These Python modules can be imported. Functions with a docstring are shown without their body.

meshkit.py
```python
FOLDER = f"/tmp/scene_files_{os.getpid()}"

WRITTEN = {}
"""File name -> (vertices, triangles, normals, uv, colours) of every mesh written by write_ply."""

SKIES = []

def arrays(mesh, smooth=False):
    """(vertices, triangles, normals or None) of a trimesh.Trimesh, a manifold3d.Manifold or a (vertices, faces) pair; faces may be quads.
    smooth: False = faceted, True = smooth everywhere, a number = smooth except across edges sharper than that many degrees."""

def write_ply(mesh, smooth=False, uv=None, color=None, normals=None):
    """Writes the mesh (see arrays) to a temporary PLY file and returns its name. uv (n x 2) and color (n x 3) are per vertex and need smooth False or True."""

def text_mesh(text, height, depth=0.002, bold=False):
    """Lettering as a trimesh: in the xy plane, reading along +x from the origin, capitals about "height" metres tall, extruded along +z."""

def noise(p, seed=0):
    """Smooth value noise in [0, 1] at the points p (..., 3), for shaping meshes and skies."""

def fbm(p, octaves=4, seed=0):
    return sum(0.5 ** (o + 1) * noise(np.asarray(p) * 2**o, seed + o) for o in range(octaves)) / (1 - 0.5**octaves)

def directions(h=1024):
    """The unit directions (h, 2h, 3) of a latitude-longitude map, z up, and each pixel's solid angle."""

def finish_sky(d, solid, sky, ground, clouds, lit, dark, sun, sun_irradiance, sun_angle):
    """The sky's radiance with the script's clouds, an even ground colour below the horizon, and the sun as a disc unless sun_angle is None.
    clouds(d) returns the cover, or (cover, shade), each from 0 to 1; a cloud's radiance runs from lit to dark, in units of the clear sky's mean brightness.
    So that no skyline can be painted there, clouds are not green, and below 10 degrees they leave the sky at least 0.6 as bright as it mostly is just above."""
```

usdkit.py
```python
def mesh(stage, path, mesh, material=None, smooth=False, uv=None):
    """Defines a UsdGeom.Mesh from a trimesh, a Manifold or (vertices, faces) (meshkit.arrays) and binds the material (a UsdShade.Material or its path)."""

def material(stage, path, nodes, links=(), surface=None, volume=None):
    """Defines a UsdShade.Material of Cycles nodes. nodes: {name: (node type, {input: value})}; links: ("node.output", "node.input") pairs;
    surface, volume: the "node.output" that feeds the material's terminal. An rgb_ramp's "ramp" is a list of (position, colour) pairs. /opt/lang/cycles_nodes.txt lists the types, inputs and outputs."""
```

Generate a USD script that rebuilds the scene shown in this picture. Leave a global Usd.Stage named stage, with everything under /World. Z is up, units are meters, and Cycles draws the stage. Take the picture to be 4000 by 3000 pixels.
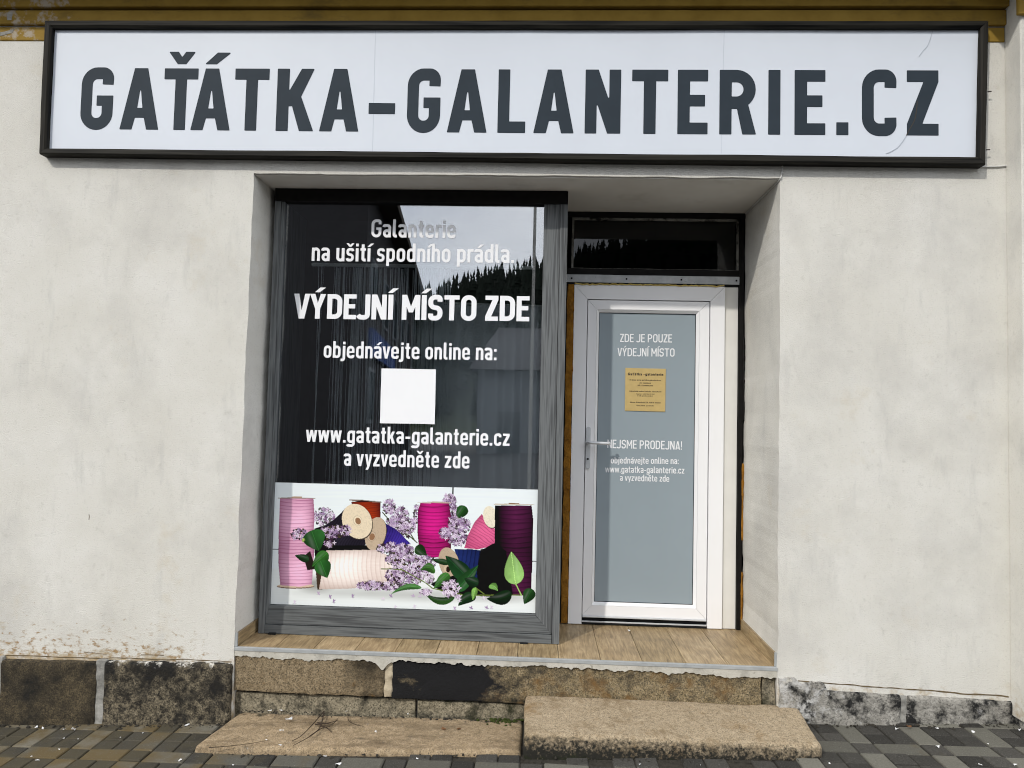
import math, random
import numpy as np, trimesh, shapely
from shapely.geometry import Polygon, LineString, Point, box as sbox
from shapely.ops import unary_union
from shapely import affinity
import usdkit, meshkit
from pxr import Usd, UsdGeom, UsdLux, UsdShade, Gf, Sdf, Vt

rng = np.random.default_rng(7)
random.seed(7)
stage = Usd.Stage.CreateInMemory()
UsdGeom.SetStageUpAxis(stage, 'Z')
UsdGeom.Xform.Define(stage, '/World')
UsdGeom.Scope.Define(stage, '/World/Looks')

# ------------------------------------------------------------------ camera
SC = .83
FPX, YAW, PITCH, ROLL = 2730.947, -0.04126255, 0.04597154, 0.0235497
CAM = np.array([0, -4.3 * SC, 1.801 * SC])
Fw = np.array([math.sin(YAW) * math.cos(PITCH), math.cos(YAW) * math.cos(PITCH), math.sin(PITCH)])
_r = np.array([math.cos(YAW), -math.sin(YAW), 0]); _u = np.cross(_r, Fw)
Rt = math.cos(ROLL) * _r + math.sin(ROLL) * _u
Up = -math.sin(ROLL) * _r + math.cos(ROLL) * _u
cam = UsdGeom.Camera.Define(stage, '/World/camera')
cam.CreateFocalLengthAttr(FPX / 4000 * 36)
cam.CreateHorizontalApertureAttr(36.0); cam.CreateVerticalApertureAttr(27.0)
cam.CreateClippingRangeAttr(Gf.Vec2f(.05, 2000))
cam.AddTransformOp().Set(Gf.Matrix4d(*Rt, 0, *Up, 0, *(-Fw), 0, *CAM, 1))
cam.CreateExposureAttr(0.55)

# ------------------------------------------------------------------ sky and sun (thin bright cloud, weak sun from the upper left)
SUN_TO = np.array([-.73, -1.0, .95]); SUN_TO /= np.linalg.norm(SUN_TO)
ELEV, AZ = math.asin(SUN_TO[2]), math.atan2(SUN_TO[0], SUN_TO[1])
SKY_STRENGTH, SUN_INT = 0.125, 0.40
sky_mat = usdkit.material(stage, '/World/Looks/sky_look', {
    'sky': ('sky_texture', {'sky_type': 'single_scattering', 'sun_disc': False, 'sun_elevation': ELEV, 'sun_rotation': AZ}),
    'tc': ('texture_coordinate', {}),
    'mp': ('mapping', {'scale': (1, 1, 2.2)}),
    'n': ('noise_texture', {'scale': 2.1, 'detail': 6, 'roughness': .55}),
    'rc': ('rgb_ramp', {'ramp': [(.25, (7.6, 7.9, 8.4)), (.5, (9.8, 10.0, 10.4)), (.75, (12.6, 12.6, 12.6))]}),
    'rf': ('rgb_ramp', {'ramp': [(.25, (.55,) * 3), (.5, (.9,) * 3)]}),
    'mix': ('mix', {}),
    'bg': ('background_shader', {'strength': SKY_STRENGTH})},
    [('tc.generated', 'mp.vector'), ('mp.vector', 'n.vector'), ('n.fac', 'rc.fac'), ('n.fac', 'rf.fac'), ('sky.color', 'mix.color1'), ('rc.color', 'mix.color2'),
     ('rf.color', 'mix.fac'), ('mix.color', 'bg.color')], surface='bg.background')
dome = UsdLux.DomeLight.Define(stage, '/World/sky')
UsdShade.MaterialBindingAPI.Apply(dome.GetPrim()).Bind(sky_mat)
dome.GetPrim().SetCustomDataByKey('kind', 'structure')
sun = UsdLux.DistantLight.Define(stage, '/World/sun')
sun.CreateIntensityAttr(SUN_INT); sun.CreateAngleAttr(1.3); sun.CreateNormalizeAttr(True); sun.CreateColorAttr(Gf.Vec3f(1.0, .95, .87))
_x = np.cross([0, 0, 1], SUN_TO); _x /= np.linalg.norm(_x); _y = np.cross(SUN_TO, _x)
sun.AddTransformOp().Set(Gf.Matrix4d(*_x, 0, *_y, 0, *SUN_TO, 0, 0, 0, 20, 1))

# ------------------------------------------------------------------ measuring helpers: a pixel of the photograph on a plane of the place
def ray(px, py): return Fw + Rt * (px - 2000) / FPX - Up * (py - 1500) / FPX
def at(px, py, y):
    d = ray(px, py); t = (y - CAM[1]) / d[1]; p = CAM + t * d; return np.array([p[0], p[2]])
GN = np.array([-.04, 0, 1.0])
def ground_z(x, y): return -.03 + .04 * x
def atg(px, py, up=0.0):
    d = ray(px, py); t = (-.03 + up - GN @ CAM) / (GN @ d); return CAM + t * d

# ------------------------------------------------------------------ scene helpers
_used = {}
def path_for(parent, name):
    base = (parent.GetPath().pathString if parent else '/World') + '/' + name
    n = _used.get(base, 0); _used[base] = n + 1
    return base if n == 0 else f'{base}_{n:03d}'
def tag(p, label=None, cat=None, group=None, kind=None):
    p = p.GetPrim() if hasattr(p, 'GetPrim') else p
    for k, v in (('label', label), ('category', cat), ('group', group), ('kind', kind)):
        if v: p.SetCustomDataByKey(k, v)
    return p
def node(name, parent=None, label=None, cat=None, group=None, kind=None):
    x = UsdGeom.Xform.Define(stage, path_for(parent, name)); return tag(x, label, cat, group, kind)
def obj(name, mesh, material, parent=None, smooth=False, **kw):
    m = usdkit.mesh(stage, path_for(parent, name), mesh, material, smooth=smooth)
    return tag(m, **kw)
cat_ = trimesh.util.concatenate
def bx(x0, x1, y0, y1, z0, z1):
    m = trimesh.creation.box((x1 - x0, y1 - y0, z1 - z0)); m.apply_translation(((x0 + x1) / 2, (y0 + y1) / 2, (z0 + z1) / 2)); return m
def cbx(x0, x1, y0, y1, z0, z1, c=.004):
    """box with chamfered edges (hull of three shrunken boxes)"""
    pts = []
    for a in range(3):
        s = [c, c, c]; s[a] = 0
        for i in (0, 1):
            for j in (0, 1):
                for k in (0, 1):
                    pts.append(((x0 + s[0], x1 - s[0])[i], (y0 + s[1], y1 - s[1])[j], (z0 + s[2], z1 - s[2])[k]))
    return trimesh.convex.convex_hull(np.array(pts))
def extr(poly, y0, y1):
    """polygon in (x, z) with thickness from y0 (front) to y1 (back)"""
    out = []
    for g in getattr(poly, 'geoms', [poly]):
        if g.is_empty or g.area < 1e-9: continue
        m = trimesh.creation.extrude_polygon(g, y1 - y0, engine='earcut'); v = m.vertices
        m.vertices = np.c_[v[:, 0], y1 - v[:, 2], v[:, 1]]; out.append(m)
    return cat_(out)
def tube(pts, r, sides=7, taper=1.0):
    pts = np.asarray(pts, float); n = len(pts); V = []; Fc = []
    prev = None
    for i in range(n):
        t = pts[min(i + 1, n - 1)] - pts[max(i - 1, 0)]; t /= np.linalg.norm(t) + 1e-12
        a = np.cross(t, [0, 0, 1.0] if abs(t[2]) < .9 else [1.0, 0, 0]) if prev is None else prev - t * (prev @ t)
        a /= np.linalg.norm(a) + 1e-12; prev = a; b = np.cross(t, a); rr = r * (1 + (taper - 1) * i / (n - 1))
        for k in range(sides):
            q = 2 * math.pi * k / sides; V.append(pts[i] + rr * (math.cos(q) * a + math.sin(q) * b))
    for i in range(n - 1):
        for k in range(sides):
            p, q = i * sides + k, i * sides + (k + 1) % sides
            Fc += [[p, q, q + sides], [p, q + sides, p + sides]]
    V += [pts[0], pts[-1]]; c0, c1 = len(V) - 2, len(V) - 1
    for k in range(sides):
        Fc += [[c0, (k + 1) % sides, k], [c1, (n - 1) * sides + k, (n - 1) * sides + (k + 1) % sides]]
    return trimesh.Trimesh(np.array(V), np.array(Fc), process=False)
def smooth_path(pts, n=6):
    pts = np.asarray(pts, float); P = np.vstack([2 * pts[0] - pts[1], pts, 2 * pts[-1] - pts[-2]]); out = []
    for i in range(1, len(P) - 2):
        for t in np.linspace(0, 1, n, endpoint=False):
            a, b, c, d = P[i - 1:i + 3]
            out.append(.5 * (2 * b + (c - a) * t + (2 * a - 5 * b + 4 * c - d) * t * t + (3 * b - a - 3 * c + d) * t ** 3))
    return np.array(out + [pts[-1]])
def stone(c8, step=.02, r=.012, amp=.004, freq=18, seed=0, big=.0):
    """worn block between 8 corners (order: z0: x0y0 x1y0 x1y1 x0y1, then z1): rounded edges, rough faces"""
    c8 = np.asarray(c8, float)
    dims = np.array([np.linalg.norm(c8[1] - c8[0]), np.linalg.norm(c8[3] - c8[0]), np.linalg.norm(c8[4] - c8[0])])
    ns = np.maximum(2, np.round(dims / step).astype(int)); V = []; Fc = []
    for a in range(3):
        b, c = (a + 1) % 3, (a + 2) % 3
        for side in (0, 1):
            U, W = np.meshgrid(np.linspace(0, 1, ns[b] + 1), np.linspace(0, 1, ns[c] + 1), indexing='ij')
            g = np.zeros(U.shape + (3,)); g[..., a] = side; g[..., b] = U; g[..., c] = W
            o = len(V); V += list(g.reshape(-1, 3)); w = ns[c] + 1
            for i in range(ns[b]):
                for j in range(ns[c]):
                    q = [o + i * w + j, o + (i + 1) * w + j, o + (i + 1) * w + j + 1, o + i * w + j + 1]
                    if side == 0: q = q[::-1]
                    Fc += [[q[0], q[1], q[2]], [q[0], q[2], q[3]]]
    m = trimesh.Trimesh(np.array(V), np.array(Fc), process=False); m.merge_vertices(digits_vertex=6)
    p = (m.vertices - .5) * dims; inner = np.clip(p, -(dims / 2 - r), dims / 2 - r); d = p - inner
    L = np.linalg.norm(d, axis=1, keepdims=True); nrm = d / np.maximum(L, 1e-9)
    p = inner + nrm * r
    t = p / dims + .5; x, y, z = t[:, :1], t[:, 1:2], t[:, 2:]
    w = [(1 - x) * (1 - y) * (1 - z), x * (1 - y) * (1 - z), x * y * (1 - z), (1 - x) * y * (1 - z), (1 - x) * (1 - y) * z, x * (1 - y) * z, x * y * z, (1 - x) * y * z]
    q = sum(wi * ci for wi, ci in zip(w, c8))
    q = q + nrm * ((meshkit.fbm(q * freq, 4, seed) - .5) * 2 * amp)[:, None]
    if big: q = q + nrm * ((meshkit.fbm(q * 4, 2, seed + 9) - .5) * 2 * big)[:, None]
    m.vertices = q; return m
def block8(x0, x1, y0, y1, z0, z1): return [(x0, y0, z0), (x1, y0, z0), (x1, y1, z0), (x0, y1, z0), (x0, y0, z1), (x1, y0, z1), (x1, y1, z1), (x0, y1, z1)]

# ------------------------------------------------------------------ materials
def mat(name, nodes, links, surface='p.BSDF'): return usdkit.material(stage, '/World/Looks/' + name, nodes, links, surface=surface)
def plain(name, col, rough=.6, spec=.5, metal=0.0, bump=None, var=.12, vscale=6.0):
    n = {'g': ('geometry', {}), 'n': ('noise_texture', {'scale': vscale, 'detail': 5, 'roughness': .6}),
         'r': ('rgb_ramp', {'ramp': [(.25, tuple(c * (1 - var) for c in col)), (.75, tuple(min(1, c * (1 + var)) for c in col))]}),
         'p': ('principled_bsdf', {'roughness': rough, 'specular_ior_level': spec, 'metallic': metal})}
    l = [('g.position', 'n.vector'), ('n.fac', 'r.fac'), ('r.color', 'p.base_color')]
    if bump:
        n['bn'] = ('noise_texture', {'scale': bump[0], 'detail': 4, 'roughness': .6}); n['b'] = ('bump', {'strength': bump[1], 'distance': bump[2]})
        l += [('g.position', 'bn.vector'), ('bn.fac', 'b.height'), ('b.normal', 'p.normal')]
    return mat(name, n, l)
def blotched(name, base, stains, rough=.85, bump=(60, .6, .004), stretch=(1, 1, 1)):
    """base: ramp over a fine noise; stains: (colour, scale, low, high[, detail, stretch, (axis, from, to)]) laid over it where their noise is high"""
    n = {'g': ('geometry', {}), 'm0': ('mapping', {'scale': stretch}), 'n0': ('noise_texture', {'scale': base[1], 'detail': 8, 'roughness': .62}), 'r0': ('rgb_ramp', {'ramp': base[0]}),
         'bn': ('noise_texture', {'scale': bump[0], 'detail': 6, 'roughness': .65}), 'b': ('bump', {'strength': bump[1], 'distance': bump[2]}),
         'sx': ('separate_xyz', {}), 'p': ('principled_bsdf', {'roughness': rough, 'specular_ior_level': .25})}
    l = [('g.position', 'm0.vector'), ('m0.vector', 'n0.vector'), ('n0.fac', 'r0.fac'), ('g.position', 'bn.vector'), ('bn.fac', 'b.height'), ('b.normal', 'p.normal'), ('g.position', 'sx.vector')]
    last = 'r0.color'
    for i, s in enumerate(stains):
        col, sc, lo, hi = s[:4]; det = s[4] if len(s) > 4 else 8; st = s[5] if len(s) > 5 and s[5] else (1, 1, 1); grads = s[6:]
        k = str(i + 1)
        n['m' + k] = ('mapping', {'scale': st, 'location': (i * 3.7 + 1, i * 1.3, i * 2.1)})
        n['n' + k] = ('noise_texture', {'scale': sc, 'detail': det, 'roughness': .68}); n['r' + k] = ('map_range', {'from_min': lo, 'from_max': hi, 'clamp': True}); n['x' + k] = ('mix', {'color2': col})
        l += [('g.position', f'm{k}.vector'), (f'm{k}.vector', f'n{k}.vector')]
        val = f'n{k}.fac'
        for j, (ax, f0, f1, gain) in enumerate(grads):       # more (or less) of the stain towards one end
            kk = f'{k}_{j}'
            n['gr' + kk] = ('map_range', {'from_min': f0, 'from_max': f1, 'to_min': 0.0, 'to_max': gain, 'clamp': True}); n['ad' + kk] = ('math', {'math_type': 'add'})
            l += [(f'sx.{ax}', f'gr{kk}.value'), (val, f'ad{kk}.value1'), (f'gr{kk}.result', f'ad{kk}.value2')]; val = f'ad{kk}.value'
        l += [(val, f'r{k}.value'), (f'r{k}.result', f'x{k}.fac'), (last, f'x{k}.color1')]; last = f'x{k}.color'
    l.append((last, 'p.base_color'))
    return mat(name, n, l)

plaster = blotched('plaster', ([(.3, (.585, .57, .52)), (.5, (.625, .612, .565)), (.7, (.66, .65, .61))], 2.2), [
    ((.47, .46, .43), 1.5, .49, .78, 7), ((.52, .46, .35), 2.6, .60, .86, 8), ((.46, .455, .43), 5.0, .56, .82, 8, (1.8, 1, .4)), ((.40, .39, .36), 110, .56, .82, 4), ((.45, .44, .40), 22, .60, .84, 9),
    ((.30, .205, .105), 24, .94, 1.05, 10, (1, 1, 1.8), ('z', .66, .20, .28), ('x', -1.35, -1.85, .19)), ((.33, .25, .14), 7, .90, 1.08, 9, (1, 1, 2), ('z', .52, .19, .26), ('x', -1.25, -1.9, .17)),
    ((.40, .31, .19), 16, .84, 1.05, 7, None, ('z', .28, .19, .36), ('x', -1.2, -1.9, .10))], .9, (170, .9, .004))
plaster_in = blotched('plaster_reveal', ([(.3, (.55, .53, .49)), (.7, (.64, .625, .59))], 3), [((.42, .40, .36), 3.0, .55, .8, 6)], .9, (120, .35, .003))
ochre = blotched('ochre_paint', ([(.3, (.22, .135, .018)), (.7, (.31, .20, .035))], 7), [((.13, .085, .02), 6, .55, .75, 8, (.5, 1, 1)), ((.36, .31, .24), 11, .70, .78, 9, None, ('x', -2.3, -2.7, .20))], .8, (60, .5, .004))
dark_stone = blotched('dark_sandstone', ([(.3, (.055, .043, .027)), (.55, (.115, .09, .052)), (.75, (.175, .14, .085))], 34), [
    ((.012, .012, .011), 6, .42, .66, 10), ((.016, .014, .011), 130, .40, .66, 5), ((.55, .53, .47), 30, .80, .90, 8, None, ('z', .15, .205, .28))], .95, (70, 1.0, .008))
pale_stone = blotched('lichen_sandstone', ([(.3, (.13, .11, .075)), (.55, (.22, .185, .125)), (.75, (.33, .285, .205))], 45), [
    ((.012, .012, .012), 6, .50, .66, 10, None, ('z', -.05, .12, .12)), ((.018, .016, .013), 26, .46, .60, 10), ((.018, .016, .013), 130, .42, .64, 5), ((.60, .58, .53), 22, .80, .90, 8, None, ('z', .13, .205, .30))], .95, (70, 1.0, .008))
grey_stone = blotched('grey_plinth_stone', ([(.3, (.21, .20, .175)), (.7, (.38, .365, .33))], 34), [
    ((.014, .014, .014), 8, .47, .57, 10), ((.03, .03, .028), 90, .50, .72, 6), ((.28, .19, .10), 7, .66, .76, 6), ((.46, .455, .44), 9, .62, .70, 9, None, ('x', 1.62, 1.25, .16)), ((.54, .52, .47), 20, .82, .93, 6, None, ('z', .12, .2, .3))], .95, (60, 1.0, .01))
riser_tan = blotched('tan_riser_stone', ([(.3, (.19, .145, .075)), (.55, (.31, .245, .145)), (.75, (.40, .33, .22))], 60), [
    ((.035, .03, .02), 150, .42, .66, 4), ((.05, .042, .03), 14, .50, .72, 9), ((.15, .085, .03), 5, .52, .66, 6), ((.02, .019, .016), 5, .56, .74, 9), ((.03, .028, .022), 24, .52, .72, 9), ((.022, .021, .014), 18, .72, .95, 9, None, ('z', .13, .07, .32)), ((.010, .010, .011), 3.6, .72, .84, 10, (.9, 1, 1.6), ('x', .12, -.34, .36), ('z', .25, .19, .08)), ((.40, .385, .34), 16, .80, .92, 8, None, ('z', .19, .262, .28))], .95, (80, .9, .006))
riser_brown = blotched('brown_riser_stone', ([(.3, (.19, .14, .08)), (.7, (.33, .26, .165))], 40), [
    ((.030, .023, .014), 3.0, .74, .95, 8, None, ('x', -1.2, -.85, .40)), ((.03, .026, .018), 14, .78, 1.0, 9, None, ('z', .12, .06, .30)), ((.04, .033, .022), 140, .44, .68, 4), ((.14, .075, .02), 9, .62, .72), ((.58, .56, .50), 14, .78, .86, 8, None, ('z', .19, .262, .30))], .95, (80, .9, .006))
low_stone = blotched('low_course_stone', ([(.3, (.19, .165, .115)), (.7, (.36, .315, .225))], 45), [((.022, .021, .016), 12, .48, .66, 10), ((.03, .028, .02), 130, .46, .68, 4), ((.03, .03, .016), 7, .60, .72, 6, None, ('x', -.5, -.1, .12))], .95, (60, 1, .008))
STZ = at(2600, 2890, -.362)[1]
slab_stone = blotched('worn_slab_stone', ([(.3, (.23, .17, .10)), (.55, (.35, .265, .165)), (.75, (.44, .35, .235))], 36), [
    ((.10, .07, .04), 5.0, .50, .70, 8, (.35, 1.2, 1)), ((.06, .052, .042), 13, .58, .80, 9), ((.05, .04, .028), 9, .82, 1.0, 8, None, ('x', -1.2, -1.5, .24)), ((.30, .285, .26), 30, .66, .74, 5), ((.06, .05, .037), 170, .48, .70, 4), ((.34, .32, .28), 11, .70, .80, 8), ((.03, .03, .02), 12, .86, .98, 8, None, ('y', -.13, .0, .36))], .95, (90, .8, .005))
step_stone = blotched('step_stone_top', ([(.3, (.27, .21, .135)), (.55, (.38, .305, .205)), (.75, (.46, .38, .27))], 48), [
    ((.22, .135, .055), 3.4, .54, .70, 6), ((.085, .07, .052), 180, .48, .68, 4), ((.17, .12, .065), 9, .52, .74, 9), ((.06, .05, .035), 22, .60, .80, 9), ((.10, .06, .03), 10, .80, 1.0, 8, None, ('y', -.10, .02, .34)),
    ((.020, .019, .015), 60, .60, .86, 9, None, ('z', STZ + .008, STZ - .022, .24), ('z', .04, -.01, .16)), ((.016, .019, .009), 12, .80, .92, 6, None, ('z', .03, -.03, .36))], .95, (90, .8, .005))
mortar = plain('mortar', (.26, .255, .235), .95, .2, bump=(60, .8, .006), var=.5, vscale=25)
mortar_tan = plain('tan_mortar', (.42, .36, .26), .95, .2, bump=(60, .8, .006), var=.25, vscale=25)
patch_pl = blotched('skim_plaster', ([(.3, (.40, .385, .33)), (.7, (.52, .50, .45))], 10), [((.26, .25, .22), 8, .5, .7), ((.12, .10, .07), 40, .6, .7)], .9, (70, .6, .004))
edge_trim = blotched('edge_trim_cement', ([(.3, (.26, .275, .28)), (.7, (.36, .375, .375))], 14), [((.17, .175, .17), 25, .6, .75)], .7, (60, .4, .002))
black_wood = plain('black_wood', (.007, .0065, .006), .6, .15, bump=(90, .4, .003), var=.5, vscale=22)
def woodgrain(name, axis, lo, hi, sc=1.0):
    st = {'z': (230 * sc, 230 * sc, 8 * sc), 'x': (8 * sc, 230 * sc, 230 * sc)}[axis]
    return mat(name, {'g': ('geometry', {}), 'm': ('mapping', {'scale': st}), 'n': ('noise_texture', {'scale': 1.0, 'detail': 3, 'roughness': .5, 'distortion': .6}),
        'm2': ('mapping', {'scale': tuple(s * .3 for s in st)}), 'n2': ('noise_texture', {'scale': 1.0, 'detail': 2}),
        'ma': ('math', {'math_type': 'multiply_add', 'value2': 5.0}), 'ps': ('math', {'math_type': 'pingpong', 'value2': 1.0}), 'r': ('rgb_ramp', {'ramp': [(.2, lo), (.55, tuple((a + b) / 2 for a, b in zip(lo, hi))), (.9, hi)]}),
        'b': ('bump', {'strength': .35, 'distance': .001}), 'p': ('principled_bsdf', {'roughness': .6, 'specular_ior_level': .12})},
        [('g.position', 'm.vector'), ('m.vector', 'n.vector'), ('g.position', 'm2.vector'), ('m2.vector', 'n2.vector'), ('n2.fac', 'ma.value1'), ('n.fac', 'ma.value3'), ('ma.value', 'ps.value1'), ('ps.value', 'r.fac'), ('r.color', 'p.base_color'), ('ps.value', 'b.height'), ('b.normal', 'p.normal')])
grain_v = woodgrain('grey_woodgrain_upright', 'z', (.078, .082, .085), (.150, .159, .162))
grain_h = woodgrain('grey_woodgrain_rail', 'x', (.066, .070, .073), (.128, .137, .140))
sign_wood_h = woodgrain('weathered_black_wood_rail', 'x', (.003, .003, .0027), (.020, .0185, .0145), .5)
sign_wood_v = woodgrain('weathered_black_wood_upright', 'z', (.003, .003, .0027), (.018, .016, .0125), .5)
pvc = plain('white_pvc', (.86, .865, .88), .28, .5, var=.015, vscale=3)
cream_panel = plain('cream_panel', (.70, .69, .65), .7, .3, var=.05, vscale=7)
film = plain('grey_film', (.285, .34, .375), .22, .45, var=.03, vscale=2)
sign_white = plain('sign_panel_white', (.585, .625, .685), .45, .3, var=.025, vscale=2.5)
sign_ink = plain('sign_letter_grey', (.026, .036, .047), .6, .12, var=.12, vscale=5)
crack_ink = plain('crack_grey', (.42, .46, .51), .6)
white_vinyl = plain('white_vinyl', (.82, .83, .85), .45, .3, var=.01)
brass = plain('brass_plate', (.62, .46, .19), .38, .5, .25, var=.06, vscale=30)
ink_dark = plain('engraved_ink', (.03, .022, .012), .6)
alu = plain('brushed_aluminium', (.62, .64, .66), .42, .5, .35, var=.06, vscale=30)
alu_old = blotched('weathered_aluminium', ([(.3, (.36, .38, .39)), (.7, (.52, .54, .56))], 16), [((.08, .08, .075), 20, .62, .74)], .5, (60, .2, .001))
worn_bead = blotched('worn_bead_paint', ([(.3, (.15, .145, .13)), (.7, (.30, .295, .27))], 25), [((.02, .02, .018), 14, .52, .62)], .7, (60, .4, .002))
rubber = plain('black_rubber', (.010, .011, .012), .65, .18)
foam = blotched('old_polyurethane_foam', ([(.3, (.18, .075, .008)), (.7, (.34, .16, .02))], 16), [((.05, .028, .010), 12, .56, .7)], .95, (45, 1.0, .01))
foam_y = plain('yellow_foam', (.55, .42, .14), .9, .2, bump=(60, 1, .006))
cable_w = plain('white_cable', (.58, .58, .56), .5)
iron = plain('rusty_nail_iron', (.06, .045, .04), .6)
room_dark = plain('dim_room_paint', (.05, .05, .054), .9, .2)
thread = plain('grey_thread', (.74, .76, .79), .7, .3)
scrap = plain('white_paper', (.74, .74, .74), .8, .2)
twig_m = plain('dark_twig', (.045, .032, .022), .9, .2)
leaf_dry = plain('dry_leaf', (.15, .075, .035), .8, .2)
soil = plain('dirt', (.040, .036, .029), .95, .2, bump=(80, 1, .01), var=.4, vscale=40)
moss_m = plain('moss', (.035, .045, .012), .95, .1, var=.4, vscale=60)
def paver_mat(name, lo, hi, stain, speck):
    return mat(name, {'g': ('geometry', {}), 'oi': ('object_info', {}), 'n': ('noise_texture', {'scale': 150, 'detail': 6, 'roughness': .75}), 'r': ('rgb_ramp', {'ramp': [(.3, lo), (.68, hi)]}),
        'v': ('math', {'math_type': 'multiply_add', 'value2': .7, 'value3': .65}), 'mx': ('mix', {'mix_type': 'multiply', 'fac': 1.0}),
        'n2': ('noise_texture', {'scale': 5, 'detail': 5, 'roughness': .6}), 'r2': ('map_range', {'from_min': .5, 'from_max': .74, 'clamp': True}), 'sx': ('separate_xyz', {}),
        'gx': ('map_range', {'from_min': -.6, 'from_max': -1.9, 'to_min': -.12, 'to_max': .22, 'clamp': True}), 'ad': ('math', {'math_type': 'add'}), 'x2': ('mix', {'color2': stain}),
        'n3': ('noise_texture', {'scale': 260, 'detail': 2}), 'r3': ('map_range', {'from_min': .66, 'from_max': .72, 'clamp': True, 'to_max': .75}), 'x3': ('mix', {'color2': speck}),
        'b': ('bump', {'strength': .7, 'distance': .003}), 'p': ('principled_bsdf', {'roughness': .9, 'specular_ior_level': .15})},
        [('g.position', 'n.vector'), ('n.fac', 'r.fac'), ('oi.random', 'v.value1'), ('r.color', 'mx.color1'), ('v.value', 'mx.color2'), ('g.position', 'n2.vector'), ('g.position', 'sx.vector'), ('sx.x', 'gx.value'),
         ('n2.fac', 'ad.value1'), ('gx.result', 'ad.value2'), ('ad.value', 'r2.value'), ('r2.result', 'x2.fac'), ('mx.color', 'x2.color1'), ('g.position', 'n3.vector'), ('n3.fac', 'r3.value'), ('r3.result', 'x3.fac'), ('x2.color', 'x3.color1'),
         ('x3.color', 'p.base_color'), ('n.fac', 'b.height'), ('b.normal', 'p.normal')])
paver_light = paver_mat('light_paver', (.088, .085, .071), (.152, .147, .124), (.105, .079, .040), (.25, .25, .23))
paver_dark = paver_mat('dark_paver', (.024, .023, .021), (.062, .059, .052), (.062, .054, .036), (.20, .20, .19))
tile_mats = []
for i, (lo, hi) in enumerate([((.29, .205, .11), (.48, .365, .21)), ((.26, .185, .095), (.44, .335, .19)), ((.32, .23, .125), (.52, .40, .24))]):
    tile_mats.append(mat(f'wood_look_tile_{"abc"[i]}', {'g': ('geometry', {}), 'm': ('mapping', {'scale': (55, 5, 55), 'location': (i * 5, i * 3, 0)}), 'n': ('noise_texture', {'scale': 1.4, 'detail': 5, 'roughness': .62, 'distortion': .8}),
        'r': ('rgb_ramp', {'ramp': [(.28, tuple(c * .6 for c in lo)), (.45, lo), (.72, hi)]}), 'n2': ('noise_texture', {'scale': 9, 'detail': 4}), 'r2': ('rgb_ramp', {'ramp': [(.3, (.72,) * 3), (.65, (1.0,) * 3)]}), 'mx': ('mix', {'mix_type': 'multiply', 'fac': 1.0}),
        'p': ('principled_bsdf', {'roughness': .45, 'specular_ior_level': .4})},
        [('g.position', 'm.vector'), ('m.vector', 'n.vector'), ('n.fac', 'r.fac'), ('g.position', 'n2.vector'), ('n2.fac', 'r2.fac'), ('r.color', 'mx.color1'), ('r2.color', 'mx.color2'), ('mx.color', 'p.base_color')]))
def glass(name, base, tint=(.9, .93, .93)):
    return mat(name, {'f': ('fresnel', {'IOR': 1.5}), 'a': ('math', {'math_type': 'add', 'value2': base}), 't': ('transparent_bsdf', {'color': tint}), 'gl': ('glossy_bsdf', {'color': (.95, .96, 1.0), 'roughness': 0.0}), 'm': ('mix_closure', {})},
        [('f.fac', 'a.value1'), ('a.value', 'm.fac'), ('t.BSDF', 'm.closure1'), ('gl.BSDF', 'm.closure2')], 'm.closure')
pane_glass = glass('window_glass', .165, (.88, .91, .91))
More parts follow.
